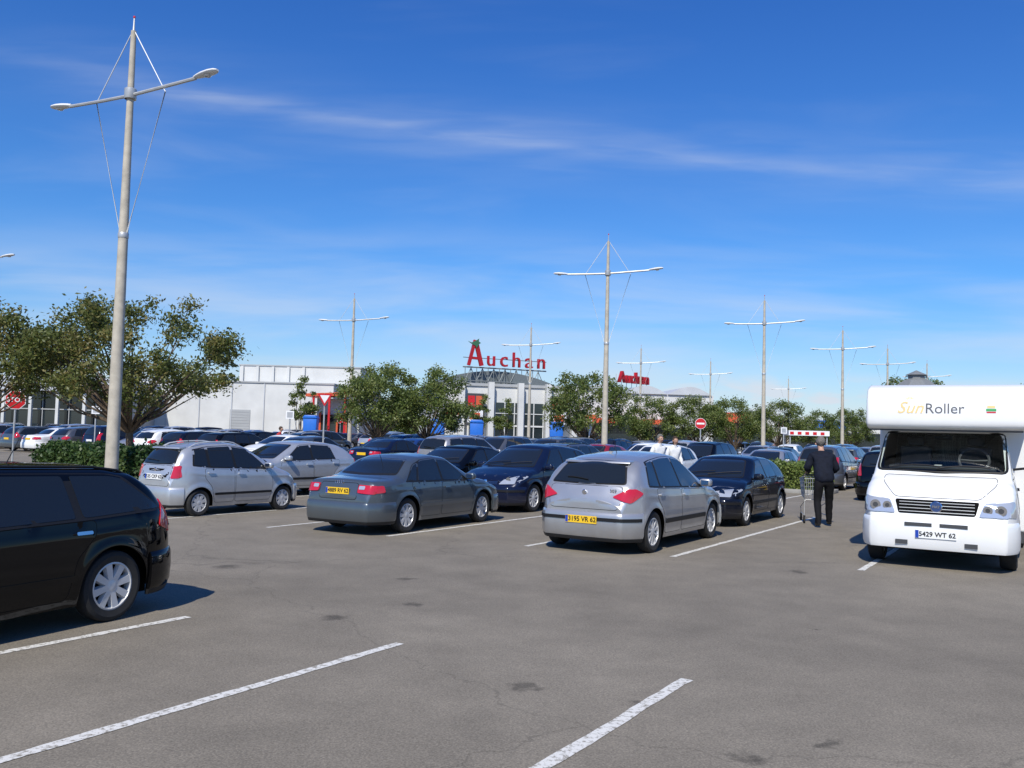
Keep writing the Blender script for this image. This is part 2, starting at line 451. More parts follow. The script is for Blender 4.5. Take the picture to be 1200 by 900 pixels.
        V,F=patch(bvh,rpoly([(y*sg,z) for y,z in sp['head']],.03,3),'F',.012,.05,.02,near=L/2)
        b=MB(); b.add(V,F,0)
        if sp.get('headside'):
            V,F=patch(bvh,rpoly(sp['headside'],.03,3),'L' if sg>0 else'R',.010,.05,.02,near=W/2); b.add(V,F,0)
        ys=[y for y,z in sp['head']];zs=[z for y,z in sp['head']]
        cy=(max(ys)+min(ys))/2;cz=(max(zs)+min(zs))/2
        c=castp(bvh,cy*sg,cz,'F'); 
        rr=min(.06,(max(zs)-min(zs))*.42)
        b.add([(c.x+.022,c.y+rr*cos(k*pi/8),c.z+rr*sin(k*pi/8)) for k in range(16)],[tuple(range(16))],1)
        mo.part('headlight',b.mesh('headlight',[HEADL,CHROME]))
        xm=sp['panes'][0][2]-.02; zm=belt(xm)+.09; ym=sp['sidef'](zm,xm)
        b=MB()
        bm=bmesh.new(); bmesh.ops.create_cube(bm,size=1)
        bmesh.ops.bevel(bm,geom=bm.edges[:],offset=.3,segments=3,profile=.5,affect='EDGES')
        bm.verts.index_update()
        V=[(xm+v.co.x*.12+(.03*v.co.y*-1),sg*(ym+.13)+v.co.y*.2,zm+v.co.z*.13) for v in bm.verts]; F=[tuple(v.index for v in f.verts) for f in bm.faces]; bm.free()
        b.add(V,F,0); b.tube([(xm,sg*(ym-.02),zm-.05),(xm,sg*(ym+.08),zm-.03)],.02,6,1)
        b.box(xm-.066,xm-.061,sg*(ym+.13)-.065,sg*(ym+.13)+.065,zm-.04,zm+.04,2)
        mo.part('wing_mirror',b.mesh('wing_mirror',[sp.get('mirror',PAINT),TRIM,CHROME]))
    g=sp['grille']; V,F=patch(bvh,rpoly(g,.03,3),'F',.006,.06,.01,near=L/2); gi=mo.part('grille',mk('grille',V,F,[UNDER]))
    za,zb=min(p[1] for p in g),max(p[1] for p in g); wy=max(p[0] for p in g)*.93
    for i in range(3):
        b=MB(); z=za+(zb-za)*(i+.8)/3.6; b.tube([castp(bvh,y,z,'F')+Vector((.012,0,0)) for y in(-wy,-wy/2,0,wy/2,wy)],.008,5)
        mo.part('grille_bar',b.mesh('grille_bar',[CHROME]),gi)
    b=MB(); zg=sp['bumpF'][0]+.05
    b.box(x1+.0,x1+.062,-.42,.42,zg,zg+.1); mo.part('air_intake',b.mesh('air_intake',[UNDER],False))
    b=MB(); c=castp(bvh,0,(za+zb)/2+.02,'F'); b.lathe([(.05,.0),(.05,.02),(.04,.026),(.001,.026)],'z',18); 
    V=[Vector((c.x+.01+v.z,c.y+v.x,c.z+v.y)) for v in b.V]; mo.part('badge',mk('badge',V,b.F,[CHROME]))
    c=castp(bvh,0,sp.get('badgez',.93),'B')
    if not sp.get('rings'):
        V=[Vector((c.x-.0-v.z,c.y+v.x*.8,c.z+v.y*.8)) for v in b.V]; mo.part('badge',mk('badge',V,b.F,[CHROME]))
    zp=sp['plateR']; xp=x0-.076 if zp<sp['bumpR'][1] else castp(bvh,0,zp,'B').x-.016
    sp['xpR']=xp
    b=MB(); b.box(xp-.004,xp+.01,-.26,.26,zp-.055,zp+.055,0); b.box(xp-.0055,xp-.004,.215,.258,zp-.05,zp+.05,1)
    mo.part('licence_plate',b.mesh('licence_plate',[sp.get('platem',YPLATE),BLUEINK],False))
    zp=sp['plateF']; b=MB(); b.box(x1+.066,x1+.078,-.26,.26,zp-.055,zp+.055); mo.part('licence_plate',b.mesh('licence_plate',[WPLATE],False))
    sp['xpF']=x1+.078
    if sp.get('rails'):
        for sg in(1,-1):
            b=MB(); xa,xb=sp['rails']; pts=[]; lift=sp.get('raillift',.05)
            for i in range(9):
                x=xa+(xb-xa)*i/8; z=topf(x)-sp['crownf'](x)*.9; y=sg*(sp['sidef'](z,x)-.09); pts.append((x,y,z+(lift if 0<i<8 else 0)))
            b.tube(pts,.014,6); mo.part('roof_rail',b.mesh('roof_rail',[TRIM if sp['rails_dark'] else RIM]))
    if sp.get('spoiler'):
        xs_,zs_=sp['spoiler']; V,F=extrude_poly([(xs_+.16,zs_+.0),(xs_,zs_-.02),(xs_-.02,zs_-.05),(xs_+.14,zs_-.07)],-W/2+.32,W/2-.32)
        me=mk('spoiler',V,F,[PAINT]); bevel_mesh(me,.01); mo.part('spoiler',me)
    b=MB(); xa=sp.get('aerial',-.9); za=topf(xa); b.tube([(xa,0,za-.01),(xa-.12,0,za+.22)],[.006,.003],5); mo.part('aerial',b.mesh('aerial',[TRIM]))
    b=MB(); b.lathe([(.026,-.0),(.026,.1)],'z',12); V=[Vector((x0-.01+v.z,.45+v.x,.22+v.y)) for v in b.V]; mo.part('exhaust_pipe',mk('exhaust_pipe',V,b.F,[CHROME]))
    tm,rm=wheel_meshes(sp['rw'],sp.get('spokes',7))
    for xw in(sp['xf'],sp['xr']):
        for sg in(1,-1):
            M=T(xw,sg*(W/2-.112),sp['rw'])@(Matrix.Identity(4) if sg>0 else Matrix.Rotation(pi,4,'Z'))@Matrix.Rotation(rnd.random()*6,4,'Y')
            w=mo.part('wheel',None,-1,M); mo.part('tyre',tm,w); mo.part('rim',rm,w)
    J=MB(); mats=[];world=[]
    skip={'badge','wiper','exhaust_pipe','aerial','grille_bar','door_handle','air_intake','tailgate'}
    for (nm,me,pa,M) in mo.parts:
        W_=(M or Matrix.Identity(4)); 
        if pa>=0: W_=world[pa]@W_
        world.append(W_)
        if me is None or nm in skip: continue
        mp=[]
        for mm in me.materials:
            if mm not in mats: mats.append(mm)
            mp.append(mats.index(mm))
        bb=len(J.V); J.V+=[W_@v.co for v in me.vertices]
        for p in me.polygons: J.F.append(tuple(i+bb for i in p.vertices)); J.M.append(mp[p.material_index])
    mo.joined=J.mesh('car_mesh',mats)
    return mo
def place(mo,name,label,cat,loc,az,paintm,group='cars parked in the car park',plateR=None,plateF=None,platemat=None,scale=1):
    e=top(name,label,cat,loc,rotaz(az),group,scale=scale)
    objs=[]
    for (nm,me,pa,M) in mo.parts:
        o=obj(nm,me,e if pa<0 else objs[pa],M)
        if me:
            for i,sl in enumerate(o.material_slots):
                if sl.material==PAINT: sl.link='OBJECT'; sl.material=paintm
                if platemat and nm=='licence_plate' and sl.material==YPLATE: sl.link='OBJECT'; sl.material=platemat
        objs.append(o)
    pl=[o for o,p in zip(objs,mo.parts) if p[0]=='licence_plate']
    sp=mo.sp
    if plateR: obj('lettering',text_mesh(plateR,.098,.001,INK,.002,0,1.0),pl[0],T(sp['xpR']-.006,-.02,sp['plateR'])@MREAR)
    if plateF: obj('lettering',text_mesh(plateF,.098,.001,INK,.002,0,1.0),pl[1],T(sp['xpF']+.002,0,sp['plateF'])@MFRONT)
    return e
def place_far(mo,label,loc,az,paintm,scale=1):
    o=top('parked_car',label,'car',loc,rotaz(az),'cars parked in the car park',mo.joined,scale)
    for sl in o.material_slots:
        if sl.material==PAINT: sl.link='OBJECT'; sl.material=paintm
    return o

hatch=build_model(dict(L=4.08,W=1.75,xf=1.25,xr=-1.34,rw=.315,tumble=.41,smooth=.075,
 top=[(-2.04,.64),(-2.025,.90),(-1.97,1.04),(-1.66,1.33),(-1.48,1.41),(-1.15,1.465),(-.65,1.51),(-.2,1.52),(.22,1.478),(1.10,1.0),(1.4,.935),(1.80,.80),(1.97,.67),(2.04,.5)],
 belt=[(-2.04,1.02),(-1.2,.97),(2.04,.87)],panes=[(-.17,-.19,.74,.13),(-1.03,-.95,-.24,-.24),(-1.44,-1.24,-1.10,-1.02)],
 ws=(1.01,1.39,.66,.48),rg=(1.05,1.35,.61,.47),tailgate=[(-.56,.66),(.56,.66),(.60,.80),(.60,1.0),(-.60,1.0),(-.60,.80)],
 doors=[[(-.22,.27),(.86,.27),(.92,.6),(.86,.89),(-.22,.925)],[(-.9,.27),(-.26,.27),(-.26,.925),(-1.2,.96),(-1.2,.82),(-1.0,.62)]],
 rub=(.42,.49),bumpR=(.24,.62),bumpF=(.22,.58),bumpstrip=True,
 tail=[(.46,.85),(.74,.76),(.78,.95),(.70,.98)],tailside=[(-1.70,.91),(-1.93,.76),(-1.97,.94),(-1.84,.98)],
 head=[(.35,.62),(.72,.64),(.70,.82),(.42,.72)],headside=[(1.5,.80),(1.92,.66),(1.90,.74),(1.65,.86)],
 grille=[(-.3,.60),(.3,.60),(.34,.69),(-.34,.69)],plateR=.50,plateF=.40,badgez=.90,spokes=10,spoiler=(-1.60,1.385)))
sedan=build_model(dict(L=4.44,W=1.73,xf=1.34,xr=-1.27,rw=.315,endamt=.22,
 top=[(-2.22,.62),(-2.20,.90),(-2.14,.965),(-1.62,1.01),(-1.42,1.06),(-.98,1.31),(-.7,1.385),(-.2,1.415),(.25,1.375),(1.08,.975),(1.45,.92),(2.0,.76),(2.16,.66),(2.22,.5)],
 belt=[(-2.22,.92),(2.22,.86)],panes=[(-.12,-.14,.74,.14),(-.93,-.78,-.19,-.19),(-1.28,-.98,-1.0,-.84)],
 ws=(.99,1.30,.66,.50),rg=(1.05,1.29,.62,.48),rwiper=False,tailgate=[(-.42,.62),(.42,.62),(.42,.90),(-.42,.90)],
 doors=[[(-.17,.27),(.90,.27),(.95,.6),(.88,.865),(-.17,.885)],[(-.85,.27),(-.21,.27),(-.21,.885),(-1.15,.905),(-1.12,.78),(-.93,.62)]],
 rub=(.45,.51),rubmat=PAINT,bumpR=(.24,.58),bumpF=(.22,.56),bumpstrip=False,
 tail=[(.44,.74),(.76,.72),(.76,.87),(.44,.88)],tailside=[(-1.92,.75),(-2.15,.73),(-2.16,.86),(-1.94,.87)],tailw=[(.46,.80),(.58,.80),(.58,.86),(.46,.86)],
 head=[(.35,.62),(.72,.62),(.71,.75),(.38,.73)],
 grille=[(-.3,.60),(.3,.60),(.34,.70),(-.34,.70)],plateR=.76,plateF=.40,badgez=.90,spokes=8,rings=True,aerial=-1.0))
city=build_model(dict(L=3.45,W=1.5,xf=1.13,xr=-1.15,rw=.275,endamt=.30,endround=.55,R=.11,smooth=.09,
 top=[(-1.725,.62),(-1.715,.95),(-1.67,1.08),(-1.53,1.33),(-1.35,1.43),(-.9,1.50),(-.25,1.525),(.20,1.47),(.90,1.06),(1.12,.98),(1.48,.85),(1.65,.71),(1.725,.5)],
 belt=[(-1.725,1.06),(-.9,.98),(1.725,.89)],panes=[(-.2,-.22,.64,.16),(-.88,-.86,-.27,-.27),(-1.28,-1.20,-.95,-.93)],
 ws=(1.06,1.38,.54,.43),rg=(1.08,1.33,.49,.40),tailgate=[(-.46,.62),(.46,.62),(.46,1.03),(-.46,1.03)],
 doors=[[(-.24,.27),(.72,.27),(.80,.6),(.74,.9),(-.24,.94)],[(-.78,.27),(-.28,.27),(-.28,.94),(-1.03,.97),(-1.03,.78),(-.86,.6)]],
 rub=(.42,.47),bumpR=(.24,.6),bumpF=(.22,.58),tail=[(.50,.78),(.63,.78),(.61,1.04),(.52,1.03)],tailside=[(-1.54,.80),(-1.66,.80),(-1.63,1.03),(-1.56,1.04)],
 head=[(.33,.62),(.58,.64),(.57,.84),(.38,.78)],headside=[(1.34,.74),(1.62,.66),(1.58,.80),(1.40,.86)],
 grille=[(-.25,.62),(.25,.62),(.28,.70),(-.28,.70)],plateR=.80,plateF=.38,badgez=.95,platem=WPLATE,spokes=8,spoiler=(-1.47,1.42),rails=(-1.25,.1),rails_dark=False))
wagon=build_model(dict(L=4.56,W=1.77,xf=1.46,xr=-1.42,rw=.325,
 top=[(-2.28,.64),(-2.26,.9),(-2.20,1.0),(-1.98,1.28),(-1.80,1.38),(-1.5,1.43),(-.3,1.46),(.35,1.42),(1.27,.97),(1.6,.92),(2.08,.76),(2.22,.66),(2.28,.5)],
 belt=[(-2.28,1.0),(-1.2,.95),(2.28,.87)],panes=[(-.12,-.14,.88,.26),(-1.0,-.95,-.19,-.19),(-1.98,-1.58,-1.08,-1.03)],
 ws=(.985,1.34,.66,.50),rg=(1.03,1.30,.62,.49),tailgate=[(-.58,.62),(.58,.62),(.60,.98),(-.60,.98)],
 doors=[[(-.17,.27),(.96,.27),(1.02,.6),(.98,.88),(-.17,.925)],[(-.92,.27),(-.21,.27),(-.21,.925),(-1.2,.945),(-1.2,.82),(-1.0,.62)]],
 rub=(.42,.48),rubmat=PAINT,bumpR=(.24,.60),bumpF=(.22,.57),
 tail=[(.62,.78),(.76,.76),(.74,1.06),(.68,1.10)],tailside=[(-1.94,.84),(-2.20,.76),(-2.17,.98),(-2.06,1.10)],
 head=[(.35,.62),(.74,.63),(.73,.78),(.42,.72)],headside=[(1.8,.76),(2.16,.66),(2.12,.74),(1.95,.82)],
 grille=[(-.3,.60),(.3,.60),(.34,.69),(-.34,.69)],plateR=.72,plateF=.40,badgez=.95,spokes=8,rails=(-1.9,.2),raillift=.022,rails_dark=True,handle=CHROME))
small=build_model(dict(L=3.94,W=1.68,xf=1.24,xr=-1.30,rw=.30,tumble=.41,smooth=.07,
 top=[(-1.97,.62),(-1.95,.9),(-1.87,1.0),(-1.50,1.26),(-1.30,1.335),(-.95,1.385),(-.3,1.415),(.20,1.378),(1.04,.965),(1.35,.90),(1.8,.74),(1.91,.64),(1.97,.48)],
 belt=[(-1.97,.96),(1.97,.86)],panes=[(-.17,-.19,.70,.12),(-.98,-.86,-.24,-.24)],
 ws=(.975,1.30,.63,.47),rg=(1.01,1.27,.57,.44),
 doors=[[(-.22,.27),(.82,.27),(.88,.6),(.82,.87),(-.22,.9)],[(-.86,.27),(-.26,.27),(-.26,.9),(-1.14,.93),(-1.14,.80),(-.96,.6)]],
 rub=(.42,.48),bumpR=(.24,.58),bumpF=(.22,.56),bumpstrip=True,tail=[(.56,.72),(.73,.70),(.73,.94),(.62,.96)],
 head=[(.30,.60),(.68,.60),(.68,.76),(.34,.70)],headside=[(1.5,.74),(1.88,.63),(1.86,.72),(1.6,.80)],
 grille=[(-.27,.59),(.27,.59),(.3,.67),(-.3,.67)],plateR=.52,plateF=.40,badgez=.88,spokes=6))
mpv=build_model(dict(L=4.12,W=1.72,xf=1.3,xr=-1.3,rw=.31,
 top=[(-2.06,.64),(-2.045,1.0),(-2.0,1.12),(-1.84,1.49),(-1.6,1.585),(-.9,1.63),(-.3,1.64),(.5,1.57),(1.42,1.02),(1.72,.93),(1.95,.78),(2.02,.66),(2.06,.5)],
 belt=[(-2.06,1.05),(2.06,.93)],panes=[(-.07,-.09,.98,.40),(-.95,-.92,-.14,-.14),(-1.72,-1.6,-1.03,-1.0)],
 ws=(1.05,1.49,.64,.48),rg=(1.12,1.47,.60,.48),
 doors=[[(-.12,.27),(.86,.27),(.95,.6),(.95,.94),(-.12,.97)],[(-.86,.27),(-.16,.27),(-.16,.97),(-1.16,1.0),(-1.14,.80),(-.96,.6)]],
 rub=(.42,.48),bumpR=(.24,.6),bumpF=(.22,.58),tail=[(.60,.8),(.75,.8),(.71,1.2),(.64,1.2)],
 head=[(.35,.64),(.70,.66),(.68,.86),(.42,.78)],grille=[(-.28,.62),(.28,.62),(.3,.70),(-.3,.70)],plateR=.80,plateF=.40,badgez=.98,platem=WPLATE,spokes=7))

# ------------------------------------------------------------------ main cars
h=place(hatch,'parked_car','silver grey five-door hatchback parked with its back to the aisle','car',P(-5.99,13.62),32,SILVER,plateR='3195 VR 62')
obj('lettering',text_mesh('307',.075,.002,CHROME,.001),h,T(*(castp(hatch.bvh,-.46,.93,'B')+Vector((-.016,0,0))))@MREAR)
a=place(sedan,'parked_car','grey blue saloon parked with its back to the aisle','car',P(-10.17,12.90),29.5,GREYBLUE,plateR='4889 RV 62',scale=.95)
for i in range(4):
    rb=MB(); c=castp(sedan.bvh,0,.91,'B'); cy=(i-1.5)*.045
    rb.tube([(c.x-.014,cy+.028*cos(t*pi/8),.91+.028*sin(t*pi/8)) for t in range(17)],.005,4)
    obj('badge_ring',rb.mesh('badge_ring',[CHROME]),a)
place(city,'parked_car','small silver five-door city car with roof rails beside the hedge','car',P(-14.42,12.15),32,SILVER2,plateR='535 CKP 62',scale=.94)
place(wagon,'parked_car','black estate car with roof rails parked nose in','car',(-4.80,7.07,0),205,BLACKP,scale=.955)
place(small,'parked_car','dark navy hatchback facing the silver hatchback nose to nose','car',P(-6.15,18.65),212,NAVY2,plateF='9486 TP 62')
place(hatch,'parked_car','dark blue hatchback parked nose to nose with the saloon','car',P(-10.7,18.05),212,NAVY,plateF='812 BKR 62',platemat=WPLATE)
place(small,'parked_car','pale silver hatchback behind the silver city car','car',(-5.95,23.7,0),216,SILVER2)
place(sedan,'parked_car','black saloon parked nose towards the grey saloon','car',P(-13.35,18.9),212,BLACKP)
place(mpv,'parked_car','dark people carrier parked beside the camper van','car',P(-4.5,29.3),32,BLACKP,scale=.95)
place(wagon,'parked_car','grey estate car seen from the rear','car',P(-15.5,29.3),32,GREYP,platemat=WPLATE)
place(mpv,'parked_car','silver grey people carrier seen from behind','car',(-1.75,34.3,0),36,SILVER)

colors=[(SILVER,'silver'),(SILVER2,'pale silver'),(GREYP,'grey'),(BLACKP,'black'),(NAVY,'dark blue'),(WHITEP,'white'),(REDP,'red'),(BLUEP,'blue'),(NAVY2,'navy'),(GREYBLUE,'grey blue'),(BEIGEP,'beige'),(GREENP,'dark green')]
cw=[6,5,6,6,4,5,2,3,4,3,1,1]
models=[(hatch,'hatchback'),(small,'small hatchback'),(sedan,'saloon'),(wagon,'estate car'),(city,'city car'),(mpv,'people carrier')]
lampbases=[(-9.74,21.8,'n'),(4.7,44.5,0),(17.7,62.3,0),(-12.05,66.5,0),(29.1,78,0),(1.65,81.7,0),(14.3,98.6,0),(25.3,113,0),(39,92,0),(50.6,108,0),(44,141,0),(-28.3,45.4,0)]
treespots=[(-13.0,30.5),(-18.6,30.5),(-8.9,60),(-5.8,61),(5.6,65),(11.6,75),(15.9,76),(19,77),(24,80),(31.6,90),(35,92),(-1.75,34.3),(9.7,30.7)]
def rowcars():
    cnt=0
    for (r,face) in [(29.3,0),(34.0,180),(45,0),(49.7,180),(61,0),(65.7,180),(77,0),(81.7,180),(93,0)]:
        s=-90.0
        while s<30:
            s+=2.36
            p=P(s,r)
            if p.y<20 or p.y>88: continue
            a=p.x/p.y
            if a<-.64 or a>.66: continue
            if any((p.x-x)**2+(p.y-y)**2<(2.6)**2 for x,y in treespots): continue
            if any((p.x-l[0])**2+(p.y-l[1])**2<2.2**2 for l in lampbases): continue
            if r==29.3 and (abs(s+4.5)<1.5 or abs(s+15.5)<1.5): continue
            if p.x<-11 and p.y<26: continue
            if rnd.random()<(.10 if r<60 else .2): continue
            c,cn=rnd.choices(colors,cw)[0]; m,mn=rnd.choice(models)
            jr=rnd.uniform(-.25,.25); q=P(s+rnd.uniform(-.1,.1),r+jr)
            hd=32+face+(180 if rnd.random()<.25 else 0)+rnd.uniform(-1.5,1.5)
            place_far(m,f'{cn} {mn} parked in a row of cars',q,hd,c); cnt+=1
    return cnt
print('far cars',rowcars())

# ------------------------------------------------------------------ camper van
def clearglass():
    m=bpy.data.materials.new('clear_windscreen_glass'); N,L=nodes(m); out=N['Material Output']; N.remove(N['Principled BSDF'])
    t=N.new('ShaderNodeBsdfTransparent'); t.inputs[0].default_value=(.70,.75,.73,1); g=N.new('ShaderNodeBsdfGlossy'); g.inputs['Roughness'].default_value=.02; g.inputs[0].default_value=(.9,.9,.9,1)
    f=N.new('ShaderNodeFresnel'); f.inputs[0].default_value=1.5; x=N.new('ShaderNodeMixShader'); L.new(f.outputs[0],x.inputs[0]); L.new(t.outputs[0],x.inputs[1]); L.new(g.outputs[0],x.inputs[2]); L.new(x.outputs[0],out.inputs[0]); return m
def rbox(name,x0,x1,y0,y1,z0,z1,w,m):
    b=MB(); b.box(x0,x1,y0,y1,z0,z1); me=b.mesh(name,[m]); return bevel_mesh(me,w,3)
def camper():
    sp=dict(L=2.4,W=2.0,xf=.42,xr=None,rw=.33,sill=.30,tumble=.10,mid=.75,endround=.45,endamt=.14,R=.09,closed=True,
      top=[(-1.2,2.02),(-.12,2.02),(.0,1.98),(.62,1.32),(.72,1.27),(1.02,1.10),(1.14,1.0),(1.19,.86),(1.2,.6)],belt=[(-1.2,1.30),(1.2,1.22)])
    body,bvh=build_body(sp)
    e=top('camper_van','white camper van with over-cab bed facing the aisle','camper van',(6.60,13.55,0),rotaz(210.5))
    tr=rpoly([(-.865,1.365),(0,1.345),(.865,1.365),(.815,1.93),(-.815,1.93)],.07,3)
    body.materials.clear(); body.materials.append(WHITEP); body.materials.append(TRIM)
    n=len(tr); V=[(-.95,y*.93,z) for y,z in tr]+[(1.6,y,z) for y,z in tr]
    F=[tuple(range(n)),tuple(range(2*n-1,n-1,-1))]+[(i,(i+1)%n,n+(i+1)%n,n+i) for i in range(n)]
    cm=mk('cutter',V,F,[WHITEP,TRIM],[1]*(n+2),False); bm=bmesh.new(); bm.from_mesh(cm); bmesh.ops.recalc_face_normals(bm,faces=bm.faces); bm.to_mesh(cm); bm.free()
    tb=bpy.data.objects.new('tmpb',body); tc_=bpy.data.objects.new('tmpc',cm); COL.objects.link(tb); COL.objects.link(tc_)
    md=tb.modifiers.new('b','BOOLEAN'); md.operation='DIFFERENCE'; md.object=tc_; md.solver='EXACT'
    dg=bpy.context.evaluated_depsgraph_get(); dg.update(); nb=bpy.data.meshes.new_from_object(tb.evaluated_get(dg))
    ok=len(nb.polygons)>500
    bpy.data.objects.remove(tb); bpy.data.objects.remove(tc_)
    print('camper boolean ok',ok,len(nb.polygons))
    if ok:
        nb.name='cab'; nb.polygons.foreach_set('use_smooth',[True]*len(nb.polygons)); nb.set_sharp_from_angle(angle=math.radians(32))
    cab=obj('cab',nb if ok else body,e)
    poly=[(-4.5,.42),(-.95,.42),(-.95,2.0),(.36,1.97),(.48,2.02),(.50,2.12),(.46,2.42),(.38,2.58),(.22,2.65),(-.1,2.67),(-4.5,2.67)]
    V,F=extrude_poly(poly,-1.04,1.10); me=mk('living_compartment',V,F,[WHITEP]); bevel_mesh(me,.05,4,25); lc=obj('living_compartment',me,e)
    bv2=BVHTree.FromPolygons([v.co.copy() for v in me.vertices],[tuple(p.vertices) for p in me.polygons])
    def ptext(txt,size,y,z,m,**k):
        t=text_mesh(txt,size,0.0,m,**k)
        bm=bmesh.new(); bm.from_mesh(t)
        for v in bm.verts:
            c=castp(bv2,y+v.co.x,z+v.co.y,'F'); v.co=c+Vector((.005,0,0))
        bm.to_mesh(t); bm.free(); return t
    SUNY=mat('faded_sun_yellow',(.76,.56,.24),.5); RG=mat('lettering_grey',(.10,.10,.105),.5)
    obj('lettering',ptext('Sun',.25,-.42,2.29,SUNY,shear=.35,off=.001),lc)
    obj('lettering',ptext('Roller',.215,.05,2.28,RG,off=.000),lc)
    for (y,z,w_,h_,mm,nm) in((.66,2.27,.13,.035,mat('sticker_green',(.05,.35,.1),.4),'logo_sticker'),(.66,2.315,.10,.035,SUNY,'logo_sticker'),(.66,2.235,.12,.02,REDS,'logo_sticker')):
        V,F=patch(bv2,[(y-w_/2,z-h_/2),(y+w_/2,z-h_/2),(y+w_/2,z+h_/2),(y-w_/2,z+h_/2)],'F',.004,.05,.001); obj(nm,mk(nm,V,F,[mm]),lc)
    for i in range(5):
        a=math.radians(30+i*30); c=Vector((-.42,2.41))
        p=[c+Vector((cos(a+.3),sin(a+.3)))*.03,c+Vector((cos(a),sin(a)))*.085,c+Vector((cos(a-.3),sin(a-.3)))*.03]
        V,F=patch(bv2,[tuple(q) for q in p],'F',.004,.1,.001); obj('sun_ray_emblem',mk('sun_ray_emblem',V,F,[SUNY]),lc)
    for yy in((1.10,1.115),(-1.055,-1.04)):
        b=MB(); b.box(-2.6,-1.7,yy[0],yy[1],1.45,1.95); obj('window',b.mesh('window',[GLASS],False),lc)
    obj('roof_hatch',rbox('roof_hatch',-3.2,-2.7,-.3,.3,2.67,2.76,.02,WHITEP),lc)
    b=MB(); b.box(-4.5,-.95,-1.0,1.04,.26,.44); obj('skirt',b.mesh('skirt',[TRIMG],False),lc)
    b=MB(); b.box(.33,.37,-1.0,1.06,1.952,1.972); obj('trim_strip',b.mesh('trim_strip',[TRIMG],False),lc)
    V,F=patch(bvh,tr,'F',.008,.06,.003,near=.5); ws=obj('windshield',mk('windshield',V,F,[clearglass() if ok else GLASS]),e)
    b=MB(); b.tube([castp(bvh,y,z,'F')+Vector((.012,0,0)) for y,z in tr+[tr[0],tr[1]]],.018,6); obj('windshield_seal',b.mesh('windshield_seal',[TRIM]),ws)
    for y0,y1 in((-.05,.65),(-.7,.0)):
        b=MB(); b.tube([castp(bvh,y0+(y1-y0)*t,1.39+.05*sin(t*2.6),'F')+Vector((.04,0,.01)) for t in(0,.25,.5,.75,1)],.011,5)
        obj('wiper',b.mesh('wiper',[TRIM]),ws)
    if ok:
        obj('dashboard',rbox('dashboard',.05,.42,-.72,.72,1.368,1.43,.02,TRIMG),cab)
        for yy in(-.42,.42):
            obj('seat',rbox('seat',-.42,-.28,yy-.23,yy+.23,1.372,1.72,.05,SEAT),cab); obj('head_restraint',rbox('head_restraint',-.40,-.30,yy-.12,yy+.12,1.73,1.87,.04,SEAT),cab)
        b=MB(); b.tube([(.12-.10*sin(k*pi/12),.42+.20*cos(k*pi/12),1.53+.17*sin(k*pi/12)) for k in range(25)],.020,6); b.tube([(.1,.23,1.53),(.14,.42,1.52),(.1,.61,1.53)],.018,5)
        obj('steering_wheel',b.mesh('steering_wheel',[mat('steering_wheel_grey',(.10,.10,.11),.5)]),cab)
        for yy,w_ in((-.42,.16),(-.1,.1)): obj('paper',rbox('paper',.20,.34,yy,yy+w_,1.434,1.45,.004,WPLATE),cab)
        b=MB(); b.box(.02,.05,-.12,.12,1.82,1.89); me=b.mesh('rear_view_mirror',[TRIM]); bevel_mesh(me,.012); obj('rear_view_mirror',me,cab)
    for S in'LR':
        V,F=patch(bvh,rpoly([(-.75,1.34),(.36,1.34),(.02,1.86),(-.75,1.88)],.06,3),S,.006,.1,.004,near=1); obj('window',mk('window',V,F,[GLASS]),e)
        dp=rpoly([(-.8,.45),(-.02,.45),(.0,.8),(.4,1.27),(-.8,1.29)],.05)
        V1,F1=patch(bvh,shrink(dp,-.008),S,.002,.1,.002,near=1)
        V,F=patch(bvh,dp,S,.005,.1,.001,near=1)
        b=MB(); b.add(V1,F1,1); b.add(V,F,0); d=obj('door',b.mesh('door',[WHITEP,UNDER]),e)
        V,F=patch(bvh,[(-.72,1.08),(-.55,1.08),(-.55,1.12),(-.72,1.12)],S,.03,.1,.02,near=1); obj('door_handle',mk('door_handle',V,F,[TRIM]),d)
    bp_=rpoly([(-.54,1.00),(.54,1.00),(.74,1.20),(.74,1.29),(-.74,1.29),(-.74,1.20)],.05,3)
    V1,F1=patch(bvh,shrink(bp_,-.008),'F',.002,.05,.001,near=1); V2,F2=patch(bvh,bp_,'F',.006,.05,.001,near=1)
    b=MB(); b.add(V1,F1,1); b.add(V2,F2,0); obj('bonnet',b.mesh('bonnet',[WHITEP,TRIM]),e)
    for sg in(1,-1):
        V,F=patch(bvh,rpoly([(y*sg,z) for y,z in[(.53,.77),(.90,.77),(.92,.985),(.60,.95)]],.03,3),'F',.02,.05,.02,near=1.2)
        b=MB(); b.add(V,F,0)
        V,F=patch(bvh,rpoly([(.92,.77),(1.16,.78),(1.12,.96),(.95,1.0)],.03),'L' if sg>0 else'R',.012,.05,.02,near=1); b.add(V,F,0)
        for yy,rr in((.64,.06),(.80,.072)):
            c=castp(bvh,yy*sg,.865,'F'); b.add([(c.x+.034,c.y+rr*cos(k*pi/8),c.z+rr*sin(k*pi/8)) for k in range(16)],[tuple(range(16))],1)
            b.add([(c.x+.038,c.y+rr*.5*cos(k*pi/8),c.z+rr*.5*sin(k*pi/8)) for k in range(16)],[tuple(range(16))],2)
        obj('headlight',b.mesh('headlight',[HEADL,CHROME,TRIMG]),e)
        V,F=extrude_poly([(.28,1.36),(.40,1.36),(.42,1.72),(.28,1.72)],sg*1.10,sg*1.30); me=mk('wing_mirror',V,F,[TRIM]); bevel_mesh(me,.03,3)
        if sg>0:
            mi=obj('wing_mirror',me,e); b=MB(); b.tube([(.30,sg*.93,1.42),(.33,sg*1.12,1.45)],.02,6); obj('mirror_arm',b.mesh('mirror_arm',[TRIM]),mi)
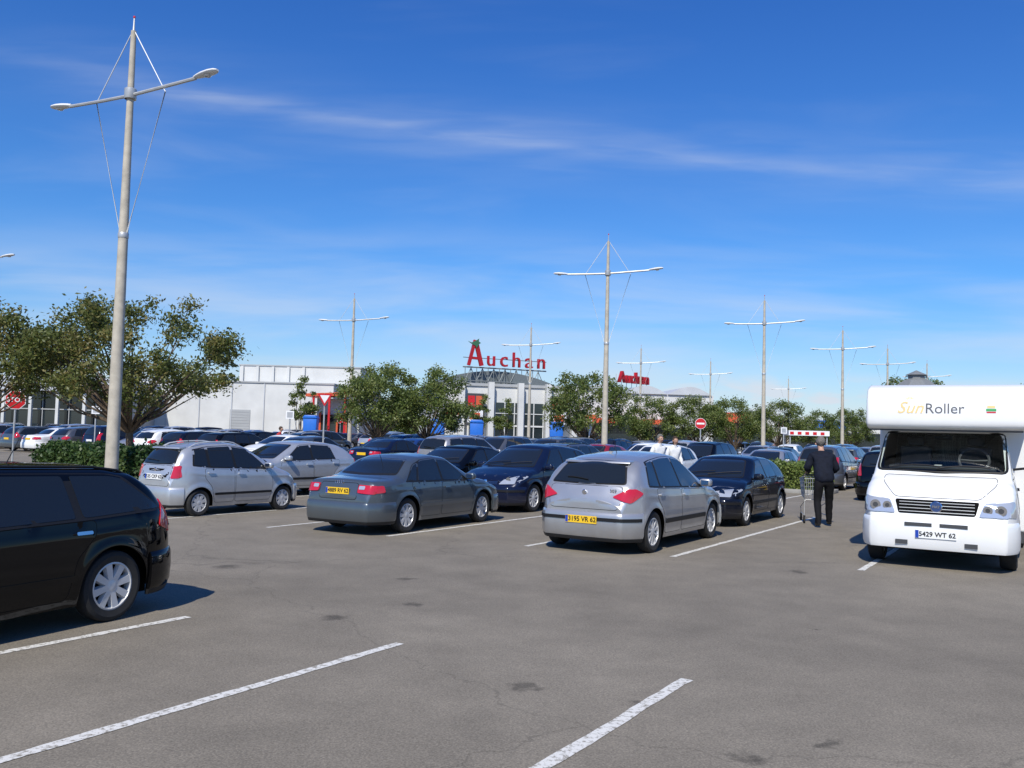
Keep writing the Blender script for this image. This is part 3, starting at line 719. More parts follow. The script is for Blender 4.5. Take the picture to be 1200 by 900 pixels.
    V,F=patch(bvh,rpoly([(-.49,.77),(.49,.77),(.54,.965),(-.54,.965)],.03,3),'F',.006,.06,.01,near=1.2); gr=obj('grille',mk('grille',V,F,[UNDER]),e)
    for z in(.80,.845,.89,.93):
        b=MB(); b.tube([castp(bvh,y,z,'F')+Vector((.018,0,0)) for y in(-.48,-.24,0,.24,.48)],.006,5)
        obj('grille_bar',b.mesh('grille_bar',[GALV]),gr)
    c=castp(bvh,0,.875,'F'); b=MB(); b.lathe([(.080,0),(.080,.02),(.068,.028)],'z',24,0); b.lathe([(.068,.026),(.001,.028)],'z',24,1)
    fb=obj('badge',mk('badge',[(c.x+.012+v.z,c.y+v.x,c.z+v.y) for v in b.V],b.F,[CHROME,mat('badge_blue',(.03,.06,.16),.35)],b.M),e)
    obj('lettering',text_mesh('FIAT',.048,.002,CHROME,.001),fb,T(c.x+.045,0,.875)@MFRONT)
    V,F=band(sp,'F',.28,.70,.03,.40); bu=obj('bumper',mk('bumper',V,F,[WHITEP],ang=50),e)
    for (ya,yb,za,zb) in((-.40,-.05,.60,.65),(.05,.40,.60,.65),(-.52,-.36,.34,.40),(.36,.52,.34,.40)):
        b=MB(); b.box(1.2,1.274,ya,yb,za,zb); obj('air_intake',b.mesh('air_intake',[TRIMG],False),bu)
    b=MB(); b.box(1.274,1.286,-.26,.26,.44,.55,0); b.box(1.286,1.288,-.258,-.215,.442,.548,1); pl=obj('licence_plate',b.mesh('licence_plate',[WPLATE,BLUEINK],False),e)
    obj('lettering',text_mesh('5429 WT 62',.09,.001,INK,.002),pl,T(1.289,.02,.495)@MFRONT)
    tm,rm=wheel_meshes(.33,12,.22)
    for xw,yy in((.42,.87),(-3.0,.92)):
        for sg in(1,-1):
            w=obj('wheel',None,e,T(xw,sg*yy,.33)@(Matrix.Identity(4) if sg>0 else Matrix.Rotation(pi,4,'Z'))); obj('tyre',tm,w); obj('rim',rm,w)
    b=MB(); b.box(-1.0,1.0,-.72,.72,.24,.7); obj('underbody',b.mesh('underbody',[UNDER],False),e)
camper()

# ------------------------------------------------------------------ street lamps
b=MB(); b.tube([(0,0,0),(0,0,3),(0,0,6.4),(0,0,11.6)],[.165,.145,.115,.065],14); mast=b.mesh('mast',[CONC])
b=MB(); b.tube([(0,0,11.6),(0,0,11.93)],[.03,.018],6); b.lathe([(.001,11.92),(.03,11.94),(.03,11.98),(.001,12.0)],'z',10,1); tip=b.mesh('mast_tip',[GALV,REDS])
b=MB(); b.tube([(-2.1,0,9.93),(-1,0,9.93),(0,0,9.95),(1,0,10.02),(2.1,0,10.10)],.045,8); b.lathe([(.14,9.85),(.15,9.87),(.15,10.1),(.13,10.12)],'z',12); boom=b.mesh('boom',[GALV])
wires=[]
for sg in(1,-1):
    b=MB(); b.tube([(sg*.03,0,11.6),(sg*1.15,0,9.90),(sg*.09,0,6.4)],.014,5); wires.append(b.mesh('stay_wire',[WIREM]))
b=MB(); b.lathe([(.12,6.33),(.13,6.35),(.13,6.45),(.12,6.47)],'z',12); collar=b.mesh('collar',[GALV])
def headmesh():
    secs=[(0,.045,.045),(.12,.09,.06),(.3,.125,.075),(.5,.135,.075),(.64,.11,.06),(.72,.05,.03)]
    b=MB(); n=12; V=[]
    for x,w,hh in secs:
        for k in range(n):
            t=2*pi*k/n; z=sin(t)*hh; z=z if z>0 else z*.7
            V.append((x,cos(t)*w,z+.02))
    F=[(i*n+k,i*n+(k+1)%n,(i+1)*n+(k+1)%n,(i+1)*n+k) for i in range(len(secs)-1) for k in range(n)]+[tuple(range(n))[::-1],tuple(range((len(secs)-1)*n,len(secs)*n))]
    b.add(V,F,0); b.lathe([(.001,-.075),(.07,-.065),(.10,-.03)],'z',14,1,c=(.42,0,.0))
    return b.mesh('lamp_head',[LAMPW,HEADL])
lh=headmesh()
for i,(x,y,kk) in enumerate(lampbases):
    az=23.5 if kk=='n' else 11+rnd.uniform(-2,2)
    e=top('street_lamp','tall tapered mast lamp with two outstretched arms and stay wires','street lamp',(x,y,0),-math.radians(az),'mast lamps across the car park')
    obj('mast',mast,e); obj('mast_tip',tip,e); obj('boom',boom,e); obj('collar',collar,e)
    for w_ in wires: obj('stay_wire',w_,e)
    obj('lamp_head',lh,e,T(2.05,0,10.10)@Matrix.Rotation(-.12,4,'Y')); obj('lamp_head',lh,e,T(-2.05,0,9.93)@Matrix.Rotation(pi,4,'Z')@Matrix.Rotation(-.04,4,'Y'))

# ------------------------------------------------------------------ trees and hedges
def leaves(centres,rads,n,size,seed,flat=.8):
    rg=np.random.default_rng(seed); C=np.array(centres);Rd=np.array(rads)
    pr=Rd**2; idx=rg.choice(len(C),n,p=pr/pr.sum())
    d=rg.normal(size=(n,3)); d/=np.linalg.norm(d,axis=1)[:,None]; d*=(rg.random(n)**.5)[:,None]*(1+.28*rg.normal(size=n))[:,None]
    pos=C[idx]+d*Rd[idx][:,None]*np.array([1,1,flat])
    a=rg.normal(size=(n,3)); a/=np.linalg.norm(a,axis=1)[:,None]
    c=rg.normal(size=(n,3)); c=np.cross(a,c); c/=np.linalg.norm(c,axis=1)[:,None]
    s=size*rg.uniform(.6,1.3,n)[:,None]
    V=np.stack([pos-a*s,pos+c*s*.5,pos+a*s,pos-c*s*.5],1).reshape(-1,3)
    F=np.arange(n*4).reshape(-1,4)
    return V,F
def leafmesh(name,V,F,m):
    me=bpy.data.meshes.new(name); nv=len(V);nf=len(F)
    me.vertices.add(nv); me.vertices.foreach_set('co',V.astype(np.float32).ravel())
    me.loops.add(nf*4); me.loops.foreach_set('vertex_index',F.astype(np.int32).ravel())
    me.polygons.add(nf); me.polygons.foreach_set('loop_start',np.arange(0,nf*4,4,dtype=np.int32)); me.polygons.foreach_set('loop_total',np.full(nf,4,dtype=np.int32))
    me.materials.append(m); me.update(calc_edges=True); return me
def tree_meshes(seed,H,Wd,clear,nl,size,m,ncl=60,crs=.16,shape=0):
    r=random.Random(seed); cen=[];rad=[]
    hc=(H-clear)/2; zc=clear+hc
    lobes=[(r.uniform(0,2*pi),r.uniform(.8,1.15)) for _ in range(7)]
    for i in range(ncl):
        t=r.uniform(0,2*pi); ph=math.acos(r.uniform(-.85,1)); q=r.uniform(.3,1)**.5
        k=.76+.24*max(cos(t-a)*w for a,w in lobes)
        x=sin(ph)*cos(t)*q*Wd/2*k; y=sin(ph)*sin(t)*q*Wd/2*k; z=zc+cos(ph)*hc*q*r.uniform(.76,1.02)
        if shape: z=clear+(z-clear)*(1-.30*((x*x+y*y)**.5/(Wd/2))**2)
        cen.append((x,y,z)); rad.append(Wd*crs*r.uniform(.5,1.0))
    V,F=leaves(cen,rad,nl,size,seed)
    crown=leafmesh('crown',V,F,m)
    b=MB(); tr=.026*H**.9
    ft=clear*.75; b.tube([(0,0,-.05),(.02,0,.3),(.05,.03,ft*.6),(.03,.05,ft)],[tr*1.5,tr*1.1,tr*.9,tr*.85],9)
    base=Vector((.03,.05,ft*.95))
    for i in range(0,ncl,2):
        c=Vector(cen[i]); mid=base.lerp(c,.45)+Vector((r.uniform(-.2,.2),r.uniform(-.2,.2),.12*H*r.uniform(.2,.8)*(-.4 if c.z<zc else .3)))
        b.tube([base,base.lerp(mid,.5)+Vector((0,0,.1)),mid,mid.lerp(c,.6),c],[tr*.5,tr*.33,tr*.22,tr*.13,.008],5,cap=False)
    return b.mesh('trunk',[BARK]),crown
def tree(loc,ms,label,rz=0,sc_=1,name='tree',group='trees between the parking rows'):
    e=top(name,label,'tree',(loc[0],loc[1],0),rz,group,scale=sc_); obj('trunk',ms[0],e); obj('crown',ms[1],e)
big=tree_meshes(3,6.5,8.2,2.0,27000,.070,LEAF,110,.082,1)
big2=tree_meshes(8,6.6,7.0,2.0,18000,.075,LEAF,84,.09,1)
mid1=tree_meshes(21,6.6,6.4,1.4,14500,.095,LEAFG,80,.125)
mid2=tree_meshes(22,6.3,6.2,1.3,14000,.095,LEAFG,76,.125)
slim=tree_meshes(31,6.0,2.6,1.2,3000,.12,LEAFG,22,.20)
tree((-13.1,30.5),big,'broad airy tree with browning leaves behind the lamp',0.4)
tree((-18.9,30.5),big2,'broad airy tree with browning leaves beside a road sign',1.0)
tree((-9.0,60),mid1,'rounded green tree standing among parked cars',0,.98)
tree((-5.7,61),mid2,'rounded green tree standing among parked cars',2,1.0)
tree((5.7,65),mid1,'tall rounded green tree standing among parked cars',1.3,1.0)
tree((11.6,75),mid2,'rounded green tree standing among parked cars',.5,.86)
tree((15.9,76),mid1,'rounded green tree standing among parked cars',2.5,.84)
tree((19.4,77),mid2,'rounded green tree standing among parked cars',4,.88)
tree((24,80),mid1,'rounded green tree standing among parked cars',5,.84)
tree((31.0,90),mid2,'rounded green tree standing among parked cars',1,.80)
tree((35.2,92),mid1,'rounded green tree standing among parked cars',3,.82)
tree((-20.6,87),slim,'slender young tree in front of the white store',0,1.1)
tree((-3.2,95),slim,'slender young tree near the store entrance',1,.95)
tree((-.6,104),slim,'slender young tree near the store entrance',2,.95)
tree((54.0,118),mid1,'tall dark tree beyond the car park',1,1.68)
tree((67,118),mid2,'tall dark tree beyond the car park',2,1.6)
def hedge(p0,p1,w,hgt,nl,label,seed,lm=None):
    p0=Vector((*p0,0));p1=Vector((*p1,0)); d=p1-p0; L_=d.length; rg=np.random.default_rng(seed)
    b=MB(); b.box(0.12,L_-.12,-w/2+.12,w/2-.12,0.0,hgt-.14,0)  # solid near-black box filling the inside of the hedge behind the leaves
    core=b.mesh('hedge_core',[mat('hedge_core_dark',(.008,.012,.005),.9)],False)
    n=nl; u=rg.random(n)*L_; 
    side=rg.integers(0,5,n); y=np.where(side==0,-w/2,np.where(side==1,w/2,(rg.random(n)-.5)*w)); z=np.where((side<2)|(side==4),rg.random(n)*hgt,hgt)
    u=np.where(side==4,np.where(rg.random(n)<.5,0.02,L_-.02),u)
    z=z+(np.sin(u*2.1)*.07+np.sin(u*5.3+y*3)*.05)*(z/hgt); pos=np.stack([u,y,np.maximum(z,.03)],1)+rg.normal(size=(n,3))*.065
    a=rg.normal(size=(n,3)); a/=np.linalg.norm(a,axis=1)[:,None]; c=np.cross(a,rg.normal(size=(n,3))); c/=np.linalg.norm(c,axis=1)[:,None]
    s=.050*rg.uniform(.7,1.4,n)[:,None]; pos[:,2]=np.maximum(pos[:,2],.06)
    V=np.stack([pos-a*s,pos+c*s*.6,pos+a*s,pos-c*s*.6],1).reshape(-1,3); F=np.arange(n*4).reshape(-1,4)
    e=top('hedge',label,'hedge',p0,math.atan2(d.y,d.x)); obj('foliage',leafmesh('foliage',V,F,lm or LEAFH),e); obj('dark_core',core,e)
    bk=MB(); bk.box(-.3,L_+.3,-w/2-.25,w/2+.25,-.02,.13); me=bk.mesh('kerb',[KERB],False); bevel_mesh(me,.02); k=obj('kerb',me); k.location=p0; k.rotation_euler=(0,0,math.atan2(d.y,d.x)); k['kind']='structure'; k['label']='low concrete kerb around the hedge'; k['category']='kerb'
hedge((-12.6,24.8),(-8.9,22.9),1.3,1.00,20000,'clipped dark green hedge behind the city car',1)
hedge((8.9,31.2),(10.7,30.2),1.2,.85,7000,'low bright green hedge beside the parked cars',3,LEAFY)

# ------------------------------------------------------------------ ground, markings
def asphalt():
    m=bpy.data.materials.new('asphalt'); N,L=nodes(m); b=N['Principled BSDF']; b.inputs['Roughness'].default_value=.85; b.inputs['Specular IOR Level'].default_value=.3
    g=N.new('ShaderNodeNewGeometry')
    def nz(scale,det=4,rough=.6):
        n=N.new('ShaderNodeTexNoise'); n.inputs['Scale'].default_value=scale; n.inputs['Detail'].default_value=det; n.inputs['Roughness'].default_value=rough; L.new(g.outputs['Position'],n.inputs['Vector']); return n
    big=nz(.22,6); mid=nz(1.6,5); fine=nz(75,3,.7)
    vo=N.new('ShaderNodeTexVoronoi'); vo.inputs['Scale'].default_value=95; L.new(g.outputs['Position'],vo.inputs['Vector'])
    cr=N.new('ShaderNodeValToRGB'); cr.color_ramp.elements[0].position=.3; cr.color_ramp.elements[0].color=(.178,.155,.119,1); cr.color_ramp.elements[1].position=.7; cr.color_ramp.elements[1].color=(.248,.217,.168,1)
    L.new(big.outputs[0],cr.inputs[0])
    def mul(a,bv,lo,hi,fmin=.3,fmax=.7):
        mr=N.new('ShaderNodeMapRange'); mr.inputs[1].default_value=fmin; mr.inputs[2].default_value=fmax; mr.inputs[3].default_value=lo; mr.inputs[4].default_value=hi; L.new(bv,mr.inputs[0])
        mx=N.new('ShaderNodeVectorMath'); mx.operation='SCALE'; L.new(a,mx.inputs[0]); L.new(mr.outputs[0],mx.inputs['Scale']); return mx.outputs[0]
    c=mul(cr.outputs[0],mid.outputs[0],.87,1.09); c=mul(c,fine.outputs[0],.68,1.30); 
    c=mul(c,vo.outputs['Color'],.78,1.22,0,1)
    dp=N.new('ShaderNodeVectorMath'); dp.operation='DOT_PRODUCT'; rr=(DV-NV*.2).normalized(); dp.inputs[1].default_value=tuple(rr); L.new(g.outputs['Position'],dp.inputs[0])
    for c0,wd in((7.9,.45),(9.6,.45)):
        sb=N.new('ShaderNodeMath'); sb.operation='SUBTRACT'; sb.inputs[1].default_value=c0*K; L.new(dp.outputs['Value'],sb.inputs[0])
        ab=N.new('ShaderNodeMath'); ab.operation='ABSOLUTE'; L.new(sb.outputs[0],ab.inputs[0]); c=mul(c,ab.outputs[0],.92,1,wd*.4,wd*1.4)
    v2=N.new('ShaderNodeTexVoronoi'); v2.feature='DISTANCE_TO_EDGE'; v2.inputs['Scale'].default_value=.13
    wv=N.new('ShaderNodeVectorMath'); wv.operation='MULTIPLY_ADD'; wv.inputs[1].default_value=(.9,.9,0); L.new(mid.outputs['Color'],wv.inputs[0]); L.new(g.outputs['Position'],wv.inputs[2]); L.new(wv.outputs[0],v2.inputs['Vector'])
    c=mul(c,v2.outputs['Distance'],.76,1,0,.0024)
    st=[P(-5.45,7.0).to_tuple()[:2]+(.13,),(1.35,5.0,.13),(1.9,5.25,.10),(.9,5.95,.09),(-1.6,8.35,.15),(.12,6.25,.13),(2.9,8.4,.08),(-3.5,11.2,.20),(3.9,12.0,.18),(-1.2,10.6,.12),(2.2,4.75,.07),(1.7,4.7,.09)]
    w=N.new('ShaderNodeVectorMath'); w.operation='MULTIPLY_ADD'; w.inputs[1].default_value=(.42,.30,0); L.new(nz(7,5).outputs['Color'],w.inputs[0]); L.new(g.outputs['Position'],w.inputs[2])
    for (x,y,rx) in st:
        s2=N.new('ShaderNodeVectorMath'); s2.operation='SUBTRACT'; s2.inputs[1].default_value=(x+.21,y+.15,0); L.new(w.outputs[0],s2.inputs[0])
        ln=N.new('ShaderNodeVectorMath'); ln.operation='LENGTH'; L.new(s2.outputs[0],ln.inputs[0])
        c=mul(c,ln.outputs['Value'],.52,1,rx*.3,rx)
    L.new(c,b.inputs['Base Color'])
    bp=N.new('ShaderNodeBump'); bp.inputs['Strength'].default_value=.4; bp.inputs['Distance'].default_value=.006; L.new(fine.outputs[0],bp.inputs['Height']); L.new(bp.outputs[0],b.inputs['Normal'])
    return m
ASP=asphalt()
gm=MB(); gm.add([(-1500,-300,0),(1500,-300,0),(1500,2500,0),(-1500,2500,0)],[(0,1,2,3)])
structure('ground',gm.mesh('ground',[ASP],False),'weathered grey asphalt car park surface')
def linemat():
    m=bpy.data.materials.new('worn_white_marking'); N,L=nodes(m); b=N['Principled BSDF']; b.inputs['Roughness'].default_value=.7
    g=N.new('ShaderNodeNewGeometry'); a=N.new('ShaderNodeTexNoise'); a.inputs['Scale'].default_value=22; a.inputs['Detail'].default_value=8; a.inputs['Roughness'].default_value=.75
    L.new(g.outputs['Position'],a.inputs['Vector']); cr=N.new('ShaderNodeValToRGB')
    cr.color_ramp.elements[0].position=.40; cr.color_ramp.elements[0].color=(.25,.225,.175,1); cr.color_ramp.elements[1].position=.50; cr.color_ramp.elements[1].color=(.68,.66,.60,1)
    L.new(a.outputs[0],cr.inputs[0]); L.new(cr.outputs[0],b.inputs['Base Color']); return m
LINE=linemat()
def marking(s,r0,r1,w=.09):
    V=[];F=[];n=int((r1-r0)/.15)+2; rr=random.Random(int(s*100))
    for i in range(n+1):
        r=r0+(r1-r0)*i/n
        for sg in(-1,1):
            p=P(s+sg*(w/2+rr.uniform(-.008,.008))/K,r); V.append((p.x,p.y,.004))
    F=[(2*i,2*i+1,2*i+3,2*i+2) for i in range(n)]
    structure('road_marking',mk('road_marking',V,F,[LINE],None,False),'worn white painted parking bay line','road marking')
for s in(-13.5,-11.2,-9.0,-6.62,-4.53,-2.28,-.1,2.2): marking(s,.6,6.5+.185*s)
for s in(-20.8,-18.5,-16.2,-13.8,-11.5,-9.25,-6.95,-4.78,-2.33,.05,2.4,4.8):
    marking(s,13.1+.21*s,13.1+.21*s+8.6)
for r0 in(26.5,42.2,58.2):
    for i in range(-16,6): marking(-2.3+i*2.36,r0,r0+9.5)

# ------------------------------------------------------------------ signs
def post_sign(name,label,cat,loc,rz,draw,ht,mats,post=2.6,scale=1):
    e=top(name,label,cat,loc,rz,scale=scale); b=MB(); b.tube([(0,0,0),(0,0,ht)],.035,8); obj('post',b.mesh('post',[GALV]),e)
    b=MB(); draw(b); obj('sign_plate',b.mesh('sign_plate',mats,False),e); return e
def disc(b,r,z,n,y,mi,rot=0,th=.01):
    V=[(r*cos(rot+2*pi*k/n),y,z+r*sin(rot+2*pi*k/n)) for k in range(n)]+[(r*cos(rot+2*pi*k/n),y+th,z+r*sin(rot+2*pi*k/n)) for k in range(n)]
    b.add(V,[tuple(range(n)),tuple(range(2*n-1,n-1,-1))]+[(k,(k+1)%n,n+(k+1)%n,n+k) for k in range(n)],mi)
def d_stop(b): disc(b,.42,2.62,8,-.06,0,pi/8); disc(b,.39,2.62,8,-.066,1,pi/8,.004)
e=post_sign('stop_sign','red octagonal stop sign on a grey post','road sign',(-21.0,37.6,0),.4,d_stop,2.95,[WSIGN,REDS])
obj('lettering',text_mesh('STOP',.27,.002,WSIGN,.004),e,T(0,-.075,2.62)@Matrix.Rotation(pi/2,4,'X'))
def d_noentry(b):
    disc(b,.32,2.62,24,-.06,0); disc(b,.30,2.62,24,-.066,1,0,.004); b.box(-.22,.22,-.072,-.067,2.57,2.67,0)
for x,y in((11.1,52),(-16.9,88)):
    post_sign('no_entry_sign','round red no entry sign with white bar','road sign',(x,y,0),-.2,d_noentry,2.9,[WSIGN,REDS])
def d_yield(b):
    disc(b,.36,3.06,3,-.06,1,-pi/2); disc(b,.23,3.06,3,-.068,0,-pi/2,.004)
post_sign('give_way_sign','inverted triangular give way sign on a post','road sign',(-8.0,38,0),.2,d_yield,3.25,[WSIGN,REDS])
def container(loc):
    e=top('recycling_container','tall blue recycling container standing by the store','container',(*loc,0),0,'blue recycling containers',scale=1.42)
    me=mk('body',*extrude_poly([(-.40,.1),(.40,.1),(.46,1.9),(-.46,1.9)],-.4,.4),[BLUES]); bevel_mesh(me,.05); obj('body',me,e)
    me=mk('lid',*extrude_poly([(-.50,1.9),(.50,1.9),(.35,2.1),(-.35,2.1)],-.46,.46),[BLUES]); bevel_mesh(me,.03); obj('lid',me,e)
for l in((-18.9,84),(-6.9,84),(-3.3,86),(4.3,84)): container(l)
def d_ped(b): b.box(-.2,.2,-.06,-.04,2.2,2.6,0); b.box(-.14,.14,-.064,-.06,2.26,2.54,1)
for x,y in((-14.7,33),(-11.2,45),(-21.5,46),(17.5,57)):
    post_sign('information_sign','small square information sign on a thin post','sign',(x,y,0),.1,d_ped,2.65,[WSIGN,GALV])

# ------------------------------------------------------------------ buildings
def building(name,label,loc=(0,0,0),rz=0): return top(name,label,'building',loc,rz)
def bpart(e,name,mats,fn,smooth=False):
    b=MB(); fn(b); return obj(name,b.mesh(name,mats,smooth),e)
e=building('store_building','glazed shop front with grey fascia and white columns',(-60,86,0))
bpart(e,'wall',[CLAD2],lambda b:b.box(0,21.5,1,22,0,5.3))
bpart(e,'roof_fascia',[CLAD3],lambda b:(b.box(-.2,22,-.8,22.4,4.7,6.0)))
bpart(e,'glazing',[GLZ],lambda b:b.box(.3,21,.8,.95,.3,4.6))
for x in np.arange(.5,21.5,2.6): bpart(e,'column',[CLAD],lambda b:b.box(x,x+.28,-.5,-.2,0,4.7))
bpart(e,'window_frame',[CLAD2],lambda b:([b.box(x,x+.08,.7,.79,.3,4.6) for x in np.arange(1.2,21,1.3)],b.box(.3,21,.68,.695,2.9,3.0)))
e=building('warehouse_building','long low white clad store hall with plain walls',(-40.8,96,0))
bpart(e,'wall',[CLAD],lambda b:b.box(0,21.5,0,20,0,6.5))
bpart(e,'lower_wing',[CLAD3],lambda b:b.box(-6,.6,-2,18,0,5.2))
bpart(e,'parapet',[CLAD2],lambda b:(b.box(-.1,21.6,-.12,20.1,6.5,6.66)))
for x in np.arange(3.5,21,3.5): bpart(e,'downpipe',[CLAD3],lambda b:b.box(x,x+.10,-.10,-.001,0,6.45))
bpart(e,'shutter_door',[CLAD2],lambda b:[b.box(10.4,12.6,-.06,-.001,z,z+.27) for z in np.arange(0,3.6,.3)])
e=building('store_block_building','taller white block with shallow ribs behind the hall',(-32,104,0))
bpart(e,'wall',[CLAD],lambda b:b.box(0,14.2,0,16,0,8.9))
for x in np.arange(.2,7.6,1.8): bpart(e,'rib',[CLAD],lambda b:b.box(x,x+.3,-.25,-.001,0,8.85))
bpart(e,'roof_edge',[CLAD2],lambda b:b.box(-.1,14.3,-.1,16.1,8.9,9.05))
e=building('entrance_porch','red framed entrance porch with flat orange canopy',(-20.2,91,0))
bpart(e,'canopy',[ORNG],lambda b:b.add(*extrude_poly([(-.6,5.25),(4.6,5.55),(4.6,5.2),(-.6,4.95)],-1.5,3)))
for x in(.1,1.7,3.3): bpart(e,'post',[REDS],lambda b:b.box(x,x+.2,-1.4,-1.2,0,5.0))
bpart(e,'wall',[CLAD],lambda b:b.box(0,3.6,1.2,4.9,0,4.9))
bpart(e,'glazing',[GLZ],lambda b:b.box(.3,3.3,1.1,1.19,0,3.2))
for x in(.3,1.2,2.1,3.0): bpart(e,'door_frame',[ORNG],lambda b:b.box(x,x+.22,.95,1.09,0,3.4))
e=building('hypermarket_building','white hypermarket entrance block with vaulted roof and red rooftop lettering',(-5.2,111,0),math.radians(12))
bpart(e,'wall',[CLAD],lambda b:b.box(-3.5,16,0,26,0,7.6))
for x in(-1.5,2.2,6.0,9.6,13.0): bpart(e,'pilaster',[CLAD],lambda b:b.box(x,x+.7,-1.0,-.001,0,8.1))
bpart(e,'parapet',[CLAD2],lambda b:b.box(-3.6,16.1,-.2,26.1,7.6,7.95))
bpart(e,'glazing',[GLZ],lambda b:b.box(2.9,9.5,-.25,-.001,0,5.6))
bpart(e,'window_frame',[CLAD],lambda b:([b.box(x,x+.12,-.35,-.26,0,5.6) for x in np.arange(3.1,9.5,1.25)],b.box(2.9,9.5,-.38,-.355,2.6,2.8),b.box(2.9,9.5,-.38,-.355,4.2,4.3)))
for x0_,x1_ in((-3.4,-1.6),(13.8,16)): bpart(e,'awning',[ORNG],lambda b:b.box(x0_,x1_,-1.9,-1.001,3.9,4.4))
for x in(-.6,10.2):
    bpart(e,'poster',[TRIMG,REDS,ORNG,WSIGN],lambda b:(b.box(x,x+2.2,-1.25,-1.05,2.6,6.6,0),b.box(x+.15,x+1.0,-1.28,-1.251,4.9,6.3,1),b.box(x+1.15,x+2.05,-1.28,-1.251,4.9,6.3,2),b.box(x+.15,x+2.05,-1.28,-1.251,3.0,4.6,3),b.box(x+.4,x+1.7,-1.3,-1.281,3.4,4.2,2)))
def vault2(b):
    pr=[(-4.5+16*(i/20),7.95+1.7*sin(pi*i/20)**.8) for i in range(0,21)]
    V,F=extrude_poly(pr,1.5,24); b.add(V,F)
bpart(e,'vaulted_roof',[ROOFM],vault2)
sgE=obj('rooftop_sign',None,e,T(-.35,-.2,-.15)@Matrix.Rotation(math.radians(12),4,'Z'))
RX=Matrix.Rotation(pi/2,4,'X')
b=MB()
def stroke(p,q,w,d0=-.18,d1=.18):
    p=Vector(p);q=Vector(q);d=(q-p).normalized();n=Vector((-d.y,d.x))*w/2
    V,F=extrude_poly([tuple(p-n),tuple(q-n),tuple(q+n),tuple(p+n)],d0,d1); b.add(V,F)
stroke((0,10.3),(.80,13.5),.36); stroke((.88,13.45),(1.75,10.3),.50,-.17,.17); stroke((.4,11.25),(1.45,11.2),.32,-.16,.16)
obj('letter',b.mesh('letter',[REDD],False),sgE)
b=MB(); V,F=extrude_poly([(-.25,13.3),(.25,13.15),(.80,13.4),(1.25,13.7),(1.2,13.35),(1.5,13.15),(1.2,12.95),(.95,12.5),(.75,12.8),(.3,12.95)],-.26,-.19); b.add(V,F)
obj('bird_emblem',b.mesh('bird_emblem',[mat('emblem_green',(.04,.14,.07),.5)],False),sgE)
for i,ch in enumerate('uchan'):
    t=text_mesh(ch,2.75,.16,REDD,.005); obj('letter',t,sgE,T(3.05+i*1.76,0,11.2)@RX)
TRS=mat('truss_grey',(.2,.22,.22),.5,.3)
b=MB()
for i in range(14):
    x=-.3+i*.78; b.tube([(x,.35,7.9),(x,.35,10.0)],.05,4); b.tube([(x,.35,8.4+(i%2)*1.6),(x+.78,.35,8.4+((i+1)%2)*1.6)],.05,4)
b.tube([(-.6,.35,10.1),(11.0,.35,10.1)],.09,5); b.tube([(-.6,.35,8.4),(11.0,.35,8.4)],.07,5)
b.tube([(-.6,.35,11.3),(11.0,.35,11.3)],.05,5)
obj('sign_truss',b.mesh('sign_truss',[TRS]),sgE)
e=building('store_wing_building','white store wing with shallow curved roofs',(9.5,128,0),math.radians(4))
bpart(e,'wall',[CLAD],lambda b:b.box(0,20,0,20,0,8.0))
def v3(b):
    for k in range(3):
        pr=[(k*6.6+6.5*(i/12),8.0+1.2*sin(pi*i/12)) for i in range(13)]; V,F=extrude_poly(pr,-.3,19); b.add(V,F)
bpart(e,'curved_roof',[CLAD3],v3)
bpart(e,'glazing',[GLZ],lambda b:b.box(2,17,-.15,-.001,.5,3.2))
bpart(e,'awning',[ORNG],lambda b:b.box(1,13,-1.5,-.16,3.6,4.3))
s2=obj('rooftop_sign',None,e,T(8.6,2,10.3)@Matrix.Rotation(math.radians(40),4,'Z'))
obj('letter',text_mesh('Auchan',2.35,.25,REDD,.03),s2,RX)
b=MB(); [b.tube([(x,.4,-2.2),(x,.4,.5)],.06,4) for x in np.arange(-3.6,3.7,1.2)]; obj('sign_truss',b.mesh('sign_truss',[GALV]),s2)
e=building('shop_building','row of low white shops behind the trees',(28,140,0),-math.radians(3))
bpart(e,'wall',[CLAD],lambda b:(b.box(0,14,0,15,0,5.4),b.box(14.2,34,2,15,0,4.6),b.box(34.2,70,-2,15,0,5.6)))
bpart(e,'roof_fascia',[CLAD2],lambda b:(b.box(-.3,14.1,-.4,15,5.4,6.0),b.box(14.1,34.1,1.6,15,4.6,5.2),b.box(34.1,70.3,-2.4,15,5.6,6.2)))
bpart(e,'glazing',[GLZ],lambda b:(b.box(1,13,-.12,-.001,.4,3.4),b.box(15,33,1.88,1.999,.4,3.2),b.box(35,69,-2.12,-2.001,.4,3.6)))
bpart(e,'sign_panel',[ORNG,BLUES,WSIGN],lambda b:(b.box(4,9,-.6,-.41,4.3,5.9,0),b.box(20,25,1.3,1.59,3.8,5.1,1),b.box(40,48,-2.7,-2.41,4.5,6.1,2)))
e=top('trolley_shelter','small trolley shelter with red lettered white fascia','shelter',(22.6,72,0),-.1)
for x in(0,2.9):
    for y in(0,2): bpart(e,'post',[GALV],lambda b:b.box(x,x+.08,y,y+.08,0,2.2))
bpart(e,'canopy',[WSIGN,REDS],lambda b:(b.box(-.1,3.1,-.15,2.2,2.2,2.6,0),[b.box(x*.6,x*.6+.3,-.17,-.151,2.27,2.5,1) for x in range(5)]))
e=building('pavilion_building','grey pavilion with pointed louvred roof cap',(49.3,108,0))
bpart(e,'wall',[CLAD3],lambda b:b.lathe([(2.2,0),(2.2,8.5)],'z',12))
bpart(e,'roof',[mat('slate_grey',(.20,.21,.21),.6,var=.2)],lambda b:b.lathe([(1.6,8.3),(2.6,8.5),(2.5,8.75),(1.5,9.5),(1.0,9.7),(1.0,10.1),(1.3,10.15),(.001,10.75)],'z',8))
